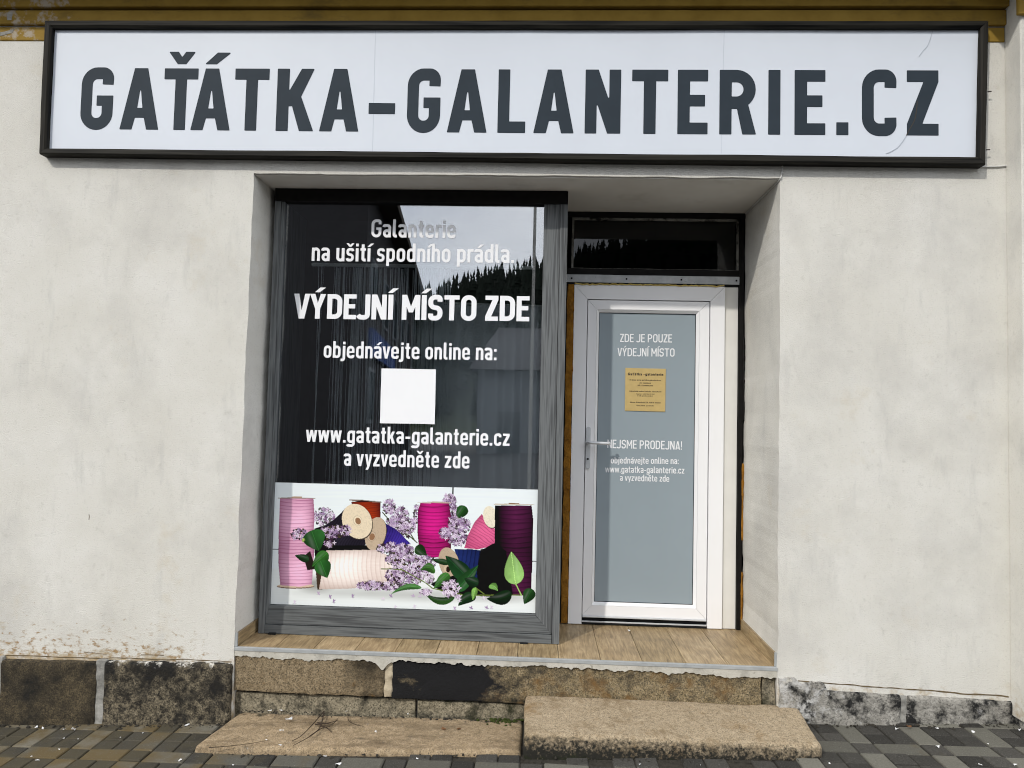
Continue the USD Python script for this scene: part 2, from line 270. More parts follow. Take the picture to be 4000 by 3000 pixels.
dark_glass = glass('transom_glass', -.015, (.5, .52, .52))
sheer_m = mat('sheer_fabric', {'d': ('principled_bsdf', {'base_color': (.80, .81, .84), 'roughness': .8}), 't': ('transparent_bsdf', {}), 'm': ('mix_closure', {'fac': .86})}, [('t.BSDF', 'm.closure1'), ('d.BSDF', 'm.closure2')], 'm.closure')
poster_m = mat('poster_print', {'a': ('attribute', {'attribute': 'print'}), 'p': ('principled_bsdf', {'roughness': .45, 'specular_ior_level': .12})}, [('a.color', 'p.base_color')])
asphalt = plain('asphalt', (.05, .05, .052), .9, .3, bump=(120, .6, .004))
far_wall = plain('far_house_wall', (.026, .025, .026), .9, .2)
far_white = plain('far_pale_wall', (.13, .14, .15), .9, .2)
far_roof = plain('far_roof_tile', (.05, .05, .054), .85, .3)
far_blue = plain('far_blue_board', (.012, .035, .13), .5)
far_glass = plain('far_window_glass', (.02, .025, .03), .15, .6)
hill_m = plain('wooded_hill_soil', (.03, .038, .02), .95, .1, var=.4, vscale=.1)
needle = plain('conifer_needles', (.010, .014, .010), .9, .1, var=.4, vscale=.5)
bark = plain('conifer_bark', (.05, .04, .03), .9, .1)

# ------------------------------------------------------------------ lettering: strokes of one width, squared curves
def fillet(pts, r, closed=False):
    pts = [np.array(p, float) for p in pts]; n = len(pts); out = []
    for i in range(n):
        if not closed and i in (0, n - 1): out.append(pts[i]); continue
        p, a, b = pts[i], pts[i - 1], pts[(i + 1) % n]; da, db = a - p, b - p; la, lb = np.linalg.norm(da), np.linalg.norm(db)
        da, db = da / la, db / lb; ang = math.acos(np.clip(da @ db, -1, 1)); rr = r[i] if isinstance(r, (list, tuple)) else r
        if rr <= 0: out.append(p); continue
        cut = min(rr / math.tan(ang / 2), la * .499, lb * .499); rr = cut * math.tan(ang / 2)
        mid = (da + db); mid /= np.linalg.norm(mid); c = p + mid * rr / math.sin(ang / 2); p0, p1 = p + da * cut, p + db * cut
        a0, a1 = math.atan2(*(p0 - c)[::-1]), math.atan2(*(p1 - c)[::-1]); dd = (a1 - a0 + math.pi) % (2 * math.pi) - math.pi
        out += [c + rr * np.array([math.cos(a0 + dd * t), math.sin(a0 + dd * t)]) for t in np.linspace(0, 1, 9)]
    if closed: out.append(out[0])
    return out
class Face:
    """one weight of the lettering; capitals are 1 tall"""
    XH = .735
    def __init__(s, w): s.w = w; s.h = w / 2; s.cache = {}
    def st(s, pts, r=0, closed=False, w=None): return LineString(fillet(pts, r, closed)).buffer((w or s.w) / 2, cap_style='flat', join_style='mitre', mitre_limit=3)
    def ring(s, x0, y0, x1, y1, r=None):
        h = s.h; r = min((x1 - x0) / 2 - h, (y1 - y0) / 2 - h) * .96 if r is None else r
        return LineString(fillet([(x0 + h, y0 + h), (x1 - h, y0 + h), (x1 - h, y1 - h), (x0 + h, y1 - h)], r, True)).buffer(h, join_style='round')
    def P(s, *pts): return Polygon(pts)
    def acute(s, cx, y, k=1.0): a = .085 * k; w = s.w * .95; return s.P((cx - a - w * .32, y), (cx - a + w * .72, y), (cx + a + w * 1.05, y + .19), (cx + a - w * .15, y + .19))
    def caron(s, cx, y): w = s.w; return s.P((cx - w * .38, y), (cx + w * .38, y), (cx + .225, y + .20), (cx + .225 - w * .85, y + .20), (cx, y + .115), (cx - .225 + w * .85, y + .20), (cx - .225, y + .20))
    def glyph(s, ch):
        if ch not in s.cache: s.cache[ch] = s._g(ch)
        return s.cache[ch]
    def _g(s, c):
        w, h, X = s.w, s.h, s.XH; o = .012; U = unary_union
        acc = {'Á': 'A', 'Ý': 'Y', 'Í': 'I', 'É': 'E', 'á': 'a', 'í': 'ı', 'ý': 'y', 'é': 'e', 'ú': 'u'}
        car = {'Č': 'C', 'š': 's', 'ě': 'e', 'č': 'c', 'ř': 'r', 'ž': 'z', 'Ť': 'T'}
        if c in acc:
            g, W = s.glyph(acc[c]); return U([g, s.acute(W / 2 + (.03 if c in 'íá' else .02), (1.07 if c.isupper() else X + .075))]), W
        if c in car:
            g, W = s.glyph(car[c]); return U([g, s.caron(W / 2, 1.07 if c.isupper() else X + .07)]), W
        if c == 'ť': g, W = s.glyph('t'); return U([g, s.P((W + .02, .82), (W + .02 + w * .5, .82), (W + .05 + w * .8, 1.04), (W + .03, 1.04))]), W + .12
        if c == 'A': W = .45 + w * .95; m = W / 2; t = w * .56; return U([s.P((0, 0), (m - t, 1), (m + t, 1), (W, 0))]).difference(U([s.P((w * 1.02, 0), (w * 1.02 + .047, w), (W - w * 1.02 - .047, w), (W - w * 1.02, 0)), s.P((w * 1.42 , w * 1.83), (W - w * 1.42, w * 1.83), (m, .99 - w * 1.5))])), W
        if c == 'V': W = .42 + w; m = W / 2; return s.P((0, 1), (w * 1.03, 1), (m, w * 1.75), (W - w * 1.03, 1), (W, 1), (m + w * .58, 0), (m - w * .58, 0)), W
        if c == 'Y': W = .42 + w; m = W / 2; return s.P((0, 1), (w * 1.08, 1), (m, .40 + w * 1.25), (W - w * 1.08, 1), (W, 1), (m + h, .40), (m + h, 0), (m - h, 0), (m - h, .40)), W
        if c == 'T': W = .57; return U([sbox(0, 1 - w * .93, W, 1), sbox(W / 2 - h, 0, W / 2 + h, 1)]), W
        if c == 'L': return U([sbox(0, 0, w, 1), sbox(0, 0, .46, w * .93)]), .46
        if c in 'EF': return U([sbox(0, 0, w, 1), sbox(0, 1 - w * .93, .475, 1), sbox(0, .5 - w * .36, .43, .5 + w * .57)] + ([sbox(0, 0, .475, w * .93)] if c == 'E' else [])), .475
        if c in 'I1': return sbox(0, 0, w, 1), w
        if c == 'N': W = .565; return U([sbox(0, 0, w * .96, 1), sbox(W - w * .96, 0, W, 1), s.P((0, 1), (w * 1.08, 1), (W, 0), (W - w * 1.08, 0))]), W
        if c == 'M': W = .68; m = W / 2; return U([sbox(0, 0, w * .96, 1), sbox(W - w * .96, 0, W, 1), s.P((0, 1), (w * 1.0, 1), (m + w * .42, .30), (m - w * .42, .30)), s.P((W, 1), (W - w * 1.0, 1), (m - w * .42, .30), (m + w * .42, .30))]), W
        if c == 'K': W = .585; return U([sbox(0, 0, w, 1), s.P((w * .9, .57 - w * .9), (w * .9, .60), (W - w * 1.05, 1), (W, 1), (w * 1.65, .40)), s.P((w * 1.22, .44), (w * 1.92, .60), (W + .01, 0), (W - w * 1.12, 0))]), W
        if c == 'Z': W = .48; q = w * .93; return U([sbox(0, 1 - q, W, 1), sbox(0, 0, W, q), s.P((0, q - .001), (0, q * .8), (w * 1.18, q * .9), (W, 1 - q), (W, 1 - q * .8), (W - w * 1.15, 1 - q * .9))]), W
        if c == 'H': W = .56; return U([sbox(0, 0, w, 1), sbox(W - w, 0, W, 1), sbox(0, .5 - h, W, .5 + h)]), W
        if c in 'CG':
            W = .565; r = W / 2 - h
            if c == 'C': return s.st([(W - h - .005, .73), (W - h, 1 - h + o), (h, 1 - h + o), (h, h - o), (W - h, h - o), (W - h - .005, .27)], r * .98), W
            return U([s.st([(W - h - .005, .73), (W - h, 1 - h + o), (h, 1 - h + o), (h, h - o), (W - h, h - o), (W - h, .54)], r * .98), sbox(W * .49, .55 - w * .87, W, .55)]), W
        if c == 'O' or c == '0': W = .575; return s.ring(0, -o, W, 1 + o), W
        if c == 'D': W = .565; return U([sbox(0, 0, w, 1), s.st([(0, h), (W - h, h), (W - h, 1 - h), (0, 1 - h)], (W / 2 - h) * 1.05)]), W
        if c == 'U': W = .56; return s.st([(h, 1), (h, h - o), (W - h, h - o), (W - h, 1)], (W / 2 - h) * .98), W
        if c == 'J': W = .46; return s.st([(h * .15, .16 + h * .1), (h * .9, h - o), (W - h, h - o), (W - h, 1)], (W / 2 - h) * .9), W
        if c == 'P': W = .555; return U([sbox(0, 0, w, 1), s.st([(0, 1 - h), (W - h, 1 - h), (W - h, .375 + h), (0, .375 + h)], .26 - h * .2)]), W
        if c == 'R': W = .57; return U([sbox(0, 0, w, 1), s.st([(0, 1 - h), (W - h, 1 - h), (W - h, .395 + h), (0, .395 + h)], .26 - h * .2), s.P((W * .46, .46), (W * .46 + w, .46), (W + .01, 0), (W + .01 - w * 1.12, 0))]), W
        if c == 'B': W = .56; return U([sbox(0, 0, w, 1), s.st([(0, 1 - h), (W - h - .02, 1 - h), (W - h - .02, .5), (0, .5)], .2), s.st([(0, .5), (W - h, .5), (W - h, h), (0, h)], .2)]), W
        if c == 'S': W = .54; return s.st([(W - h - .01, .74), (W - h, 1 - h + o), (h, 1 - h + o), (h, .53), (W - h, .47), (W - h, h - o), (h, h - o), (h + .01, .26)], (W / 2 - h) * .97), W
        if c in 'ıl' or c == 'i':
            if c == 'l': return s.st([(h, 1.02), (h, h * .9), (w * 1.55, h * .9)], h * 1.1), w * 1.5
            g = sbox(0, 0, w, X); return (U([g, sbox(0, X + .10, w, X + .10 + w * .95)]) if c == 'i' else g), w
        if c == 'j': g = s.st([(h, X), (h, -.20 + h), (-w * .75, -.20 + h)], h * 1.2); return U([g, sbox(0, X + .10, w, X + .10 + w * .95)]), w
        if c == 'o': W = .475; return s.ring(0, -o, W, X + o), W
        if c in 'bpdqg':
            W = .475; R = s.ring(0, -o, W, X + o); R = U([R, sbox(0, .10, w, X - .1) if c in 'bp' else sbox(W - w, .10, W, X - .1)])
            if c == 'b': return U([R, sbox(0, 0, w, 1.02)]), W
            if c == 'p': return U([R, sbox(0, -.24, w, X)]), W
            if c == 'd': return U([R, sbox(W - w, 0, W, 1.02)]), W
            if c == 'q': return U([R, sbox(W - w, -.24, W, X)]), W
            return U([R, s.st([(W - h, X), (W - h, -.245 + h), (h * .7, -.245 + h), (h * .25, -.10)], (W / 2 - h) * .9)]), W
        if c == 'c': W = .445; return s.st([(W - h, .51), (W - h, X - h + o), (h, X - h + o), (h, h - o), (W - h, h - o), (W - h, .225)], (W / 2 - h) * .98), W
        if c == 'e': W = .475; return U([s.st([(W - h * 1.05, .19), (W - h, h - o), (h, h - o), (h, X - h + o), (W - h, X - h + o), (W - h, X / 2 - h * .6)], (W / 2 - h) * .98), sbox(h, X / 2 - h * .75, W, X / 2 + h * .55)]), W
        if c == 'a': W = .455; return U([s.st([(h * .55, X - .16), (h * .8, X - h + o), (W - h, X - h + o), (W - h, 0)], (W / 2 - h) * .9), s.ring(0, -o, W, .455), sbox(W - w, 0, W, .4)]), W
        if c in 'nh': W = .46; return U([sbox(0, 0, w, 1.02 if c == 'h' else X), s.st([(h, .3), (h, X - h + o), (W - h, X - h + o), (W - h, 0)], (W / 2 - h) * .98)]), W
        if c == 'm': W = .74; q = W / 2; return U([sbox(0, 0, w, X)] + [s.st([(a + h, .3), (a + h, X - h + o), (a + q - h * .0, X - h + o), (a + q, 0)], (q / 2 - h * .4) * .98) for a in (0, q - h)]), W
        if c == 'u': W = .46; return U([sbox(W - w, 0, W, X), s.st([(h, X), (h, h - o), (W - h, h - o), (W - h, .4)], (W / 2 - h) * .98)]), W
        if c == 'r': W = .34; return U([sbox(0, 0, w, X), s.st([(h, .3), (h, X - h + o), (W, X - h + o)], .13)]), W
        if c == 't': W = .31; return U([s.st([(w * .45 + h, .95), (w * .45 + h, h), (W, h)], h * 1.3), sbox(0, X - w * .88, W, X)]), W
        if c == 'f': W = .31; return U([s.st([(w * .4 + h, 0), (w * .4 + h, 1.02 - h), (W, 1.02 - h)], h * 1.3), sbox(0, X - w * .88, W, X)]), W
        if c == 's': W = .43; return s.st([(W - h * .8, X - .17), (W - h, X - h + o), (h, X - h + o), (h, X / 2 + .02), (W - h, X / 2 - .02), (W - h, h - o), (h, h - o), (h * .6, .17)], (W / 2 - h) * .9, w=w * .93), W
        if c in 'vy':
            W = .36 + w * .75; m = W / 2; g = s.P((0, X), (w * 1.04, X), (m, w * 1.5), (W - w * 1.04, X), (W, X), (m + w * .5, 0), (m - w * .5, 0))
            return (g if c == 'v' else U([g, s.P((m - w * .48, 0), (m + w * .5, 0), (m - .02, -.22), (m - .02 - w * 1.0, -.22)), s.P((m - w * .5, .0), (m + w * .5, 0), (m, .25))])), W
        if c == 'w': W = .70; q = W / 4; return U([s.P((0, X), (w * .95, X), (q + w * .50, 0), (q - w * .45, 0)), s.P((2 * q - w * .46, X), (2 * q + w * .46, X), (q + w * .50, 0), (q - w * .45, 0)), s.P((2 * q - w * .46, X), (2 * q + w * .46, X), (3 * q + w * .45, 0), (3 * q - w * .50, 0)), s.P((W, X), (W - w * .95, X), (3 * q - w * .50, 0), (3 * q + w * .45, 0))]), W
        if c == 'z': W = .41; q = w * .9; return U([sbox(0, X - q, W, X), sbox(0, 0, W, q), s.P((0, q), (0, q * .7), (w * 1.15, q * .9), (W, X - q), (W, X - q * .7), (W - w * 1.15, X - q * .9))]), W
        if c == 'k': W = .46; return U([sbox(0, 0, w, 1.02), s.P((w * .9, .40 - w * .75), (w * .9, .46), (W - w * 1.1, X), (W - .01, X), (w * 1.7, .33)), s.P((w * 1.2, .34), (w * 1.95, .46), (W + .01, 0), (W - w * 1.1, 0))]), W
        if c in '-–': return sbox(0, .37 - h * .9, .30 if c == '-' else .4, .37 + h * .9), .30 if c == '-' else .4
        if c == '.': return sbox(0, 0, w * 1.02, w * 1.02), w * 1.02
        if c == ',': return U([sbox(0, 0, w, w), s.P((w * .3, 0), (w, 0), (w * .5, -.14), (0, -.14))]), w
        if c == ':': return U([sbox(0, 0, w, w), sbox(0, X - w * 1.4, w, X - w * .4)]), w
        if c == '!': return U([sbox(0, 0, w, w), s.P((0, 1), (w, 1), (w * .85, .28), (w * .15, .28))]), w
        if c == '+': return U([sbox(0, .5 - h, .4, .5 + h), sbox(.2 - h, .3, .2 + h, .7)]), .4
        if c == '2': W = .5; return U([s.st([(h, .72), (h, 1 - h), (W - h, 1 - h), (W - h, .55), (h, w)], .14), sbox(0, 0, W, w)]), W
        if c == '4': W = .54; return U([sbox(W - w * 1.6, 0, W - w * .6, .7), sbox(0, .2, W, .2 + w), s.P((0, .2), (w, .2), (.42, 1), (.42 - w, 1))]), W
        if c in '3958': W = .5; return U([s.ring(0, -o, W, .55), s.ring(0, .42, W, 1 + o)]), W
        if c == '6': W = .5; return U([s.ring(0, -o, W, .62), s.st([(h, .3), (h, 1 - h), (W * .9, 1 - h)], .16)]), W
        if c == '7': W = .46; return U([sbox(0, 1 - w, W, 1), s.P((W - w, 1), (W, 1), (.14 + w, 0), (.14, 0))]), W
        if c == '@': return s.ring(0, -.05, .7, .8), .7
        return None, .24
    def line(s, text, gap=None):
        x = 0; out = []; gap = .115 - s.w * .1 if gap is None else gap
        for i, c in enumerate(text):
            if c == ' ': x += .27; continue
            g, W = s.glyph(c)
            if c == 'j': x += .04
            k = 0
            if i and text[i - 1] + c in ('VÝ', 'Ta', 'LT'): k = -.06
            if i and (text[i - 1] in 'vyr' or c in 'vyw') : k = -.035
            x += k
            if g is not None: out.append(affinity.translate(g, x, 0))
            x += W + gap
        g = unary_union(out); b = g.bounds; return affinity.translate(g, -b[0], 0), b[2] - b[0]
heavy, bold, medium = Face(.192), Face(.158), Face(.138)
def lettering(name, face, text, p0, p1, cap_px, y, material, parent, gap=None, thick=.0006):
    """text whose baseline runs between two measured pixels, on the plane y"""
    g, W = face.line(text, gap); a, b = at(*p0, y), at(*p1, y); top = at(p0[0], p0[1] - cap_px, y)
    sx = np.linalg.norm(b - a) / W; sz = top[1] - a[1]; ang = math.atan2(b[1] - a[1], b[0] - a[0])
    g = affinity.affine_transform(g, [sx * math.cos(ang), 0, sx * math.sin(ang), sz, a[0], a[1]])
    return obj(name, extr(g.buffer(.0004).buffer(-.0004), y, y + thick), material, parent)

# ================================================================== THE PLACE
OX0, OX1, OZ1, ZS = -1.535, 1.200, 2.7415, .2847      # the recess in the front wall
YB, YW = .608, .223                                     # its back plane and the front of the shop window
# ---- ground, pavement
def sheet(x0, x1, y0, y1, nx, ny, zf):
    X, Y = np.meshgrid(np.linspace(x0, x1, nx), np.linspace(y0, y1, ny), indexing='ij'); Z = zf(X, Y)
    V = np.c_[X.ravel(), Y.ravel(), Z.ravel()]; i = np.arange(nx * ny).reshape(nx, ny)
    q = np.stack([i[:-1, :-1], i[1:, :-1], i[1:, 1:], i[:-1, 1:]], -1).reshape(-1, 4); return (V, q)
gz = lambda X, Y: -.03 + .04 * np.clip(X, -7, 7)
obj('ground', sheet(-400, 400, -400, 30, 161, 87, lambda X, Y: -.45 + 0 * X), asphalt, kind='structure')
obj('road', sheet(-60, 60, -60, -2.2, 121, 30, lambda X, Y: gz(X, Y) - .13), asphalt, kind='structure')
pavement = node('pavement', kind='structure')
obj('bedding', sheet(-6.5, 6.5, -2.0, .35, 27, 9, lambda X, Y: gz(X, Y) - .009), soil, pavement)
U_, V_, O_ = np.array([.1011, -.0060]), np.array([.0008, -.0973]), np.array([1.5607, -.2133])
step_foot = sbox(-.045, -.372, 1.262, .2); slab_foot = sbox(-1.52, -.325, -.04, .2)
def paver_mesh(i0, j0, i1, j1, seed):
    r = np.random.default_rng(seed); gap = .0032
    c = [O_ + (i0 if k in (0, 3) else i1) * U_ + (j0 if k in (0, 1) else j1) * V_ for k in range(4)]
    cen = sum(c) / 4; c = [cen + (p - cen) * (1 - gap / np.linalg.norm(p - cen) * 1.2) for p in c]
    rot = r.normal(0, .008); ca, sa = math.cos(rot), math.sin(rot); c = [cen + np.array([ca * (p - cen)[0] - sa * (p - cen)[1], sa * (p - cen)[0] + ca * (p - cen)[1]]) for p in c]
    dz = r.normal(0, .0014); tx, ty = r.normal(0, .010, 2)
    def zt(p): return -.03 + .04 * p[0] + dz + tx * (p - cen)[0] + ty * (p - cen)[1]
    ch = .0045; pts = []
    for p in c:
        q = cen + (p - cen) * (1 - ch / np.linalg.norm(p - cen) * 1.3)
        pts += [(*q, zt(q)), (*p, zt(p) - ch), (*p, zt(p) - .05)]
    return trimesh.convex.convex_hull(np.array(pts)), cen
stuff_l, stuff_d = [], []
for a in range(-17, 6):
    for b in range(-3, 7):
        cells = [((0, 0, 2, 1), 1), ((2, 0, 3, 1), 0), ((2, 1, 3, 3), 1), ((0, 1, 1, 2), 0), ((1, 1, 2, 2), 0), ((0, 2, 1, 3), 0), ((1, 2, 2, 3), 0)]
        for k, ((i0, j0, i1, j1), light) in enumerate(cells):
            cen = O_ + ((i0 + i1) / 2 + 3 * a) * U_ + ((j0 + j1) / 2 + 3 * b) * V_
            if not (-4.2 < cen[0] < 4.2 and -1.5 < cen[1] < .02): continue
            m, cen = paver_mesh(i0 + 3 * a, j0 + 3 * b, i1 + 3 * a, j1 + 3 * b, (a + 40) * 1000 + (b + 10) * 10 + k)
            pt = Point(*cen)
            if step_foot.contains(pt) or slab_foot.contains(pt): continue
            if cen[1] > -.70 and -2.42 + cen[1] * -.0 < cen[0] < 2.55:
                obj('paver', m, paver_light if light else paver_dark, pavement)
            else: (stuff_l if light else stuff_d).append(m)
obj('far_light_pavers', cat_(stuff_l), paver_light, pavement, kind='stuff')
obj('far_dark_pavers', cat_(stuff_d), paver_dark, pavement, kind='stuff')
obj('kerb', bx(-40, 40, -2.2, -2.0, -.6, -.02), mortar, kind='structure')

# ---- the building
shop = node('shop_building', None, 'cream plastered shop front with recessed window and white door above stone plinth', 'building')
def wob(pts, amp, step=.05, seed=0):
    r = np.random.default_rng(seed); out = []
    for a, b in zip(pts, pts[1:] + pts[:1]):
        a, b = np.array(a), np.array(b); n = max(1, int(np.linalg.norm(b - a) / step)); t = (b - a) / (np.linalg.norm(b - a) + 1e-9); nn = np.array([-t[1], t[0]])
        w = np.convolve(r.normal(0, 1, n + 8), np.ones(5) / 5, 'same')[4:4 + n] * amp * 2
        for k in range(n): out.append(a + (b - a) * k / n + nn * (w[k] if k else 0))
    return out
PTOP = .2
outer = wob([(-6, .05), (OX0, .05)], 0) + []
hole = wob([(OX0, -.4), (OX1, -.4), (OX1, OZ1), (OX0, OZ1)], .0022, .035, 3)
wall_poly = Polygon([(-6, -.4), (6, -.4), (6, 5.2), (-6, 5.2)]).difference(Polygon(hole).buffer(0))
wl = extr(wall_poly, 0, YB)
obj('wall', wl, plaster, shop)
# plain returns of the recess: ceiling and sides carry thin plaster of their own
obj('soffit', bx(OX0 + .004, OX1 - .004, .012, YB - .002, OZ1 - .006, OZ1 + .004), plaster_in, shop)
# the wall steps forward at the right edge
obj('pilaster', cbx(2.318, 4.2, -.12, .0, .10, 3.9, .006), plaster, shop)
# cornice: ochre bands stepping outwards
for (z0, z1, y0) in ((3.452, 3.528, -.006), (3.534, 3.612, -.022), (3.618, 3.668, -.045), (3.672, 3.735, -.09), (3.74, 3.9, -.25), (3.906, 4.1, -.36)):
    obj('cornice_moulding', cbx(-6, 2.318 + y0 * .0, y0, -.0 + .002, z0, z1, .004), ochre, shop)
for (z0, z1, y0) in ((3.52, 3.612, -.142), (3.618, 3.668, -.165), (3.672, 3.735, -.21), (3.74, 3.9, -.37), (3.906, 4.1, -.48)):
    obj('cornice_moulding', cbx(2.318 + (y0 + .12), 4.2, y0, -.119, z0, z1, .004), ochre, shop)
# flaked spots on the cornice at the far left
for pts, y in (([(-3.0, 3.49), (-2.93, 3.5), (-2.875, 3.515), (-2.885, 3.495), (-2.94, 3.478), (-3.0, 3.472)], -.0075), ([(-2.905, 3.555), (-2.88, 3.555), (-2.878, 3.598), (-2.897, 3.602), (-2.909, 3.585)], -.0235)):
    obj('flaked_paint', extr(Polygon(pts), y, y + .003), mortar, shop)
# plinth stones, left and right of the recess
def plinth(px0, px1, yl0, yl1, z1a, z1b, m, seed, big=.004):
    x0, x1 = px0, px1
    obj('plinth_stone', stone([(x0, yl0, -.32), (x1, yl1, -.32), (x1, .2, -.32), (x0, .2, -.32), (x0, yl0, z1a), (x1, yl1, z1b), (x1, .2, z1b), (x0, .2, z1a)], .018, .014, .006, 14, seed, big), m, shop, smooth=50)
plinth(-3.4, -2.752, -.03, -.03, .185, .185, dark_stone, 11)
plinth(-2.738, -2.232, -.03, -.03, .182, .19, dark_stone, 12)
plinth(-2.195, OX0 - .002, -.03, -.03, .196, .203, pale_stone, 13)
plinth(1.215, 1.792, -.010, -.014, .194, .180, grey_stone, 14, .008)
plinth(1.818, 2.40, -.014, -.016, .179, .165, grey_stone, 16, .008)
plinth(2.33, 3.4, -.13, -.13, .15, .15, grey_stone, 17, .006)
for x0, x1, m, s in ((-2.236, -2.190, mortar, 21), (-2.756, -2.734, mortar, 22), (1.788, 1.822, mortar, 23)):
    obj('mortar_joint', stone(block8(x0, x1, -.022 if x0 < 0 else -.004, .1, -.32, .196 if x0 < 0 else .175), 0.012, .004, .009, 25, s, .006), mortar, shop, smooth=50)
pr = np.random.default_rng(90); edge = [(1.204, .235), (1.225, .232), (1.25, .240), (1.285, .238), (1.30, .221), (1.335, .218), (1.36, .226), (1.42, .221), (1.43, .20), (1.40, .185), (1.36, .15), (1.38, .11), (1.33, .085), (1.30, .06), (1.24, .09), (1.204, .08)]
obj('exposed_patch', extr(Polygon(wob(edge, .004, .012, 91)).buffer(0), -.0145, .01), grey_stone, shop)
def crack_line(p0, p1, w, seed, m):
    r = np.random.default_rng(seed); n = max(12, int((p1[0] - p0[0]) / .012)); X = np.linspace(p0[0], p1[0], n); Z = np.linspace(p0[1], p1[1], n) + .012 * (meshkit.fbm(np.c_[X * 9, X * 0, X * 0], 4, seed) - .5)
    wd = w * (.3 + 1.2 * meshkit.fbm(np.c_[X * 25, X * 0, X * 0], 3, seed + 1))
    obj('plaster_crack', extr(Polygon(list(zip(X, Z + wd)) + list(zip(X[::-1], (Z - wd)[::-1]))).buffer(0), -.0012, .002), m, shop)
crack_m = plain('plaster_crack_dirt', (.13, .10, .06), .95, .1, var=.4, vscale=30)
crack_line((1.30, .222), (2.31, .188), .0032, 101, crack_m)
crack_line((-2.74, .198), (OX0 - .01, .213), .0022, 102, crack_m)
for k, (px, py, dx, dz) in enumerate(((348, 2010, .002, .026),)):
    x, z = at(px, py, 0); obj('plaster_mark', extr(LineString([(x, z), (x + dx, z - dz * .4), (x + dx * .4, z - dz)]).buffer(.0016), -.0008, .002), crack_m, shop)
crack_line((-2.32, .232), (-2.20, .222), .0016, 103, crack_m)
crack_line((-2.02, .226), (-1.90, .232), .0016, 104, crack_m)
# doorstep: risers of stone, cement edge, wood-look tiles
obj('doorstep_core', bx(OX0 + .001, OX1 - .001, .07, 1.2, -.4, ZS - .012), mortar, shop)
def riser(x0, x1, y0, z0a, z1, m, seed, amp=.005):
    obj('riser_stone', stone(block8(x0, x1, y0, .12, z0a, z1), .015, .010, amp, 16, seed, .003), m, shop, smooth=50)
zr0 = at(1500, 2715, 0)[1]
riser(OX0 + .002, -.757, .004, .060, .262, riser_brown, 31)
riser(-.722, 1.125, .006, .055, .262, riser_tan, 32)
riser(1.128, OX1 - .002, .014, .045, .258, low_stone, 34, .008)
obj('mortar_joint', stone(block8(-.760, -.717, .008, .1, .06, .262), .010, .004, .010, 30, 35), mortar_tan, shop, smooth=50)
riser(OX0 + .002, -.60, .028, -.20, .050, low_stone, 36)
riser(-.592, -.02, .024, -.20, .046, low_stone, 37)
riser(-.018, OX1 - .002, .028, -.20, .046, low_stone, 38)
# ragged skim of plaster under the edge trim
r_ = np.random.default_rng(5); xs = np.linspace(OX0 + .004, OX1 - .004, 520)
low = .264 - .022 * meshkit.fbm(np.c_[xs * 9, xs * 0, xs * 0], 4, 3) - .020 * meshkit.fbm(np.c_[xs * 60, xs * 0, xs * 0], 4, 8) - .05 * np.exp(-((xs + .77) / .03) ** 2) - .014 * np.exp(-((xs - .95) / .2) ** 2) - .010 * np.exp(-((xs + 1.25) / .3) ** 2)
obj('plaster_skim', extr(Polygon([(x, z) for x, z in zip(xs, low)] + [(OX1 - .004, .268), (OX0 + .004, .268)]), -.003, .02), patch_pl, shop)
obj('edge_trim', cbx(OX0 + .002, OX1 - .002, -.006, .012, .268, ZS + .001, .0015), edge_trim, shop)
# floor tiles, skirtings
tx = [at(px, py, .003)[0] for px, py in ((1220, 2540), (1382, 2546), (1541, 2551), (1699, 2557), (1859, 2563), (2020, 2569), (2182, 2575), (2347, 2580), (2511, 2586), (2682, 2592), (2846, 2598))]
tx = [OX0 + .004, tx[0] - .2005] + tx + [OX1 - .003]
for i, (a, b) in enumerate(zip(tx, tx[1:])):
    if b - a < .03: continue
    obj('floor_tile', cbx(a + .0012, b - .0012, .0125, (YW + .05) if b < .1 else (YB + .04), ZS - .012, ZS + rng.normal(0, .0004), .001), tile_mats[i % 3], shop)
for side, ya, yb in (('l', .012, YW + .06), ('r', .012, .23), ('r', .2335, .43), ('r', .4335, YB - .002)):
    x0, x1 = (OX0 + .001, OX0 + .012) if side == 'l' else (OX1 - .012, OX1 - .001)
    obj('skirting_tile', cbx(x0, x1, ya, yb, ZS + .002, ZS + .066, .001), tile_mats[1], shop)
for x0, x1 in ((OX0 + .0005, OX0 + .014), (OX1 - .014, OX1 - .0005)):
    obj('skirting_trim', cbx(x0, x1, .002, .0115, ZS + .002, ZS + .070, .001), edge_trim, shop)
# room behind the glass
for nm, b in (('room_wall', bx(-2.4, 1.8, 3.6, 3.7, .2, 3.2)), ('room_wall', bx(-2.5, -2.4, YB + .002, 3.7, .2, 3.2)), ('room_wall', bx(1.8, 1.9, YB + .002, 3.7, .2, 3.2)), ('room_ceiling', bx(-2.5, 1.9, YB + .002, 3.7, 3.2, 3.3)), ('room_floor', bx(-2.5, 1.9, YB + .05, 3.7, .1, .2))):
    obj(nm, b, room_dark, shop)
# upper storey mass so that no light comes in from above
obj('roof', bx(-6, 6, -.30, 6, 5.2, 5.35), far_roof, shop)

